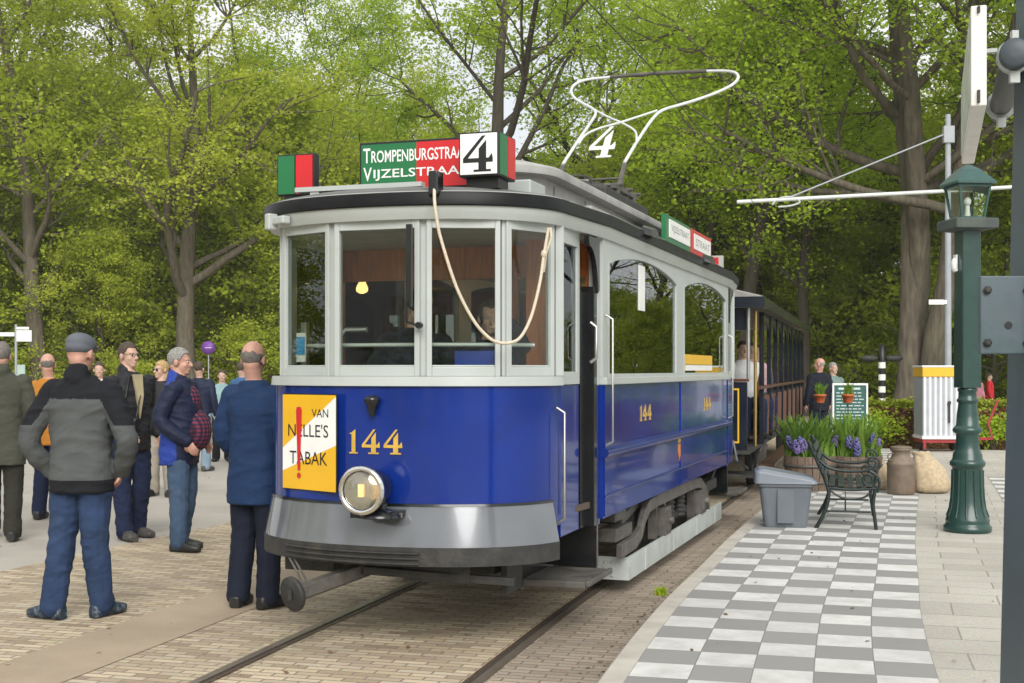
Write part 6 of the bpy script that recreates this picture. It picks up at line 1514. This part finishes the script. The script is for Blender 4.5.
# man in olive coat leaving at the left edge
pl = at(2, 12.5)
olive = cloth('coat_olive', (.060, .062, .046), .9, .2, 110); ol_tr = cloth('trousers_olive', (.026, .026, .020), .9)
person((pl.x, pl.y, 0), 196, 1.93, 'grey-haired man in olive tweed jacket walking off at the left edge', arms=[((.25, .05, 1.15), (.25, -.10, .93)), ((-.25, .02, 1.15), (-.235, -.02, .90))],
       legs=[((.10, -.10, .52), (.11, -.22, .10), (.1, -1)), ((-.10, .02, .50), (-.105, .16, .10), (-.1, -1))], hair=('short', dk_grey_hair), jacket=olive, trousers=ol_tr, shoes=shoe_dk, skin='skin2', bulk=1.0, collar=True,
       jr=[(.68, .205, .160, .01), (.80, .205, .158, .01), (.95, .196, .150, 0), (1.05, .186, .142, 0), (1.20, .192, .142, 0), (1.33, .206, .144, .006), (1.42, .198, .122, .014), (1.475, .140, .100, .02), (1.525, .083, .082, .022)], fold=.008)

# people farther back on the plaza
FAR = dict(vox=.014, face=True, fold=.008)
def shades(root, hd, tz, RH):
    m = MB()
    for s in (1, -1): m.ell(hd((s * .032, -.098, .004)), (.026, .008, .018), RH)
    m.tube([hd((-.05, -.095, .010)), hd((.05, -.095, .010))], .003, 6); m.build('sunglasses', M['black_s'], root)
p = at(50, 14.2); person((p.x, p.y, 0), 165, 1.84, 'balding man in orange jacket half hidden behind the man in the flat cap', hair=('fringe', dk_grey_hair), jacket=cloth('jacket_orange', (.42, .17, .025)), trousers=denim_dk, shoes=shoe_dk, skin='skin2', head=(35, 0), **FAR)
p = at(161, 16.8); person((p.x, p.y, 0), -8, 1.78, 'blonde woman in sunglasses, black jacket and beige trousers behind the grey-haired man', hair=('long', blond), jacket=blk, trousers=cloth('trousers_beige', (.30, .27, .22)), shoes=shoe_dk, extras=shades, head=(-30, 0), **FAR)
p = at(222, 23.2); person((p.x, p.y, 0), 10, 1.66, 'young person in pale teal jacket and black trousers standing alone on the plaza', arms=[((.22, .02, 1.18), (.10, -.22, 1.12)), ((-.22, .02, 1.18), (-.10, -.22, 1.10))], hair=('short', brown_hair), jacket=cloth('jacket_teal', (.22, .33, .33)), trousers=cloth('trousers_black', (.012, .012, .014)), shoes=shoe_dk, **FAR)
p = at(200, 21.0); person((p.x, p.y, 0), 170, 1.80, 'person in navy top and pale jeans seen past the grey-haired man\'s face', hair=('short', brown_hair), jacket=nv, trousers=cloth('jeans_pale', (.20, .27, .34)), shoes=shoe_gr, **FAR)
p = at(243, 22.0); person((p.x, p.y, 0), 150, 1.80, 'person in mid-blue jacket hidden behind the uniformed man by the cab', hair=('short', brown_hair), jacket=cloth('jacket_midblue', (.05, .12, .24)), trousers=denim_dk, shoes=shoe_dk, **FAR)
p = at(99, 19.5); person((p.x, p.y, 0), 20, 1.78, 'person in white and dark top glimpsed between flat cap and man with glasses', hair=('short', brown_hair), jacket=[cloth('shirt_white', (.62, .62, .62)), fl_k], jzone=lambda c: 1 if c.x < .02 else 0, trousers=denim_dk, shoes=shoe_dk, **FAR)
p = at(819, 24.0); person((p.x, p.y, PZ), 200, 1.78, 'bald man in dark suit standing beside the far end of the open trailer', hair=('fringe', grey_hair), jacket=[cloth('suit_dark', (.012, .014, .022))], trousers=navy_tr, shoes=shoe_dk, skin='skin2', head=(40, 0), **FAR)
p = at(834, 24.3); person((p.x, p.y, PZ), 30, 1.70, 'person in grey-green coat mostly hidden behind the green menu board', hair=('short', grey_hair), jacket=cloth('coat_greygreen', (.16, .22, .20)), trousers=denim_dk, shoes=shoe_dk, **FAR)
p = at(990, 40); person((p.x, p.y, 0), 70, 1.55, 'small figure in bright red coat beyond the hedge near the steel column', hair=('short', brown_hair), jacket=cloth('coat_red', (.55, .03, .04)), trousers=denim_dk, shoes=shoe_dk, vox=.016, face=True)
p = at(977, 41); person((p.x, p.y, 0), 10, 1.50, 'small figure in pink and white coat beyond the hedge, left of the red coat', hair=('long', blond), jacket=cloth('coat_pink', (.60, .25, .32)), trousers=denim_dk, shoes=shoe_dk, vox=.016, face=True)

# people aboard: local tram position -> world
def aboard(x, y, z): q = UV2W(TU + x, TV + y); return (q.x, q.y, z)
person(aboard(-.12, -3.18, .83), -12, 1.80, 'tram driver in dark jacket leaning over the controller behind the middle window', seat=True, arms=[((.26, -.10, 1.20), (.12, -.36, 1.12)), ((-.26, -.10, 1.20), (-.12, -.36, 1.12))], hair=('cap', M['black_s']), jacket=cloth('driver_jacket', (.010, .012, .018)), trousers=navy_tr, shoes=shoe_dk, head=(30, 25), **FAR)
person(aboard(.33, -2.95, .78), 10, 1.76, 'passenger in black top shading the eyes behind the right front window', seat=True, arms=[((.30, -.12, 1.36), (.10, -.18, 1.62)), ((-.26, -.02, 1.20), (-.14, -.30, 1.08))], hair=('long', brown_hair), jacket=cloth('top_black', (.010, .010, .012)), trousers=denim_dk, shoes=shoe_dk, **FAR)
def riding(x, y, z): a = math.atan(.283); c, s = math.cos(a), math.sin(a); return (2.04 + x * c + y * s, 16.15 - x * s + y * c, z)
tops = [('white shirt', (.62, .63, .64), 'nearest the trailer entrance', .69, 1.95), ('pink blouse', (.55, .36, .38), 'just behind the white shirt', .70, 2.9), ('grey coat', (.10, .10, .11), 'in the middle of the trailer', .68, 3.95), ('dark brown coat', (.06, .04, .03), 'near the rear of the trailer', .62, 4.95)]
for nm, c, w, x, y in tops:
    person(riding(x, y - .22 + .15, .72), 10, 1.76, 'passenger in %s seated by the platform side %s' % (nm, w), seat=True, hair=('short', brown_hair), jacket=cloth('top_' + nm.replace(' ', '_'), c), trousers=denim_dk, shoes=shoe_dk, group='passengers in the open trailer', **FAR)
for nm, c, x, y in (('olive jacket', (.07, .07, .04), -.45, 2.0), ('red-brown jacket', (.16, .05, .03), .1, 3.0), ('navy coat', (.02, .03, .06), -.15, 1.95)):
    person(riding(x, y - .07, .72), 0, 1.74, 'trailer passenger in %s seen through the open trailer front' % nm, seat=True, hair=('short', dk_grey_hair), jacket=cloth('top_' + nm.replace(' ', '_'), c), trousers=denim_dk, shoes=shoe_dk, group='passengers in the open trailer', **FAR)
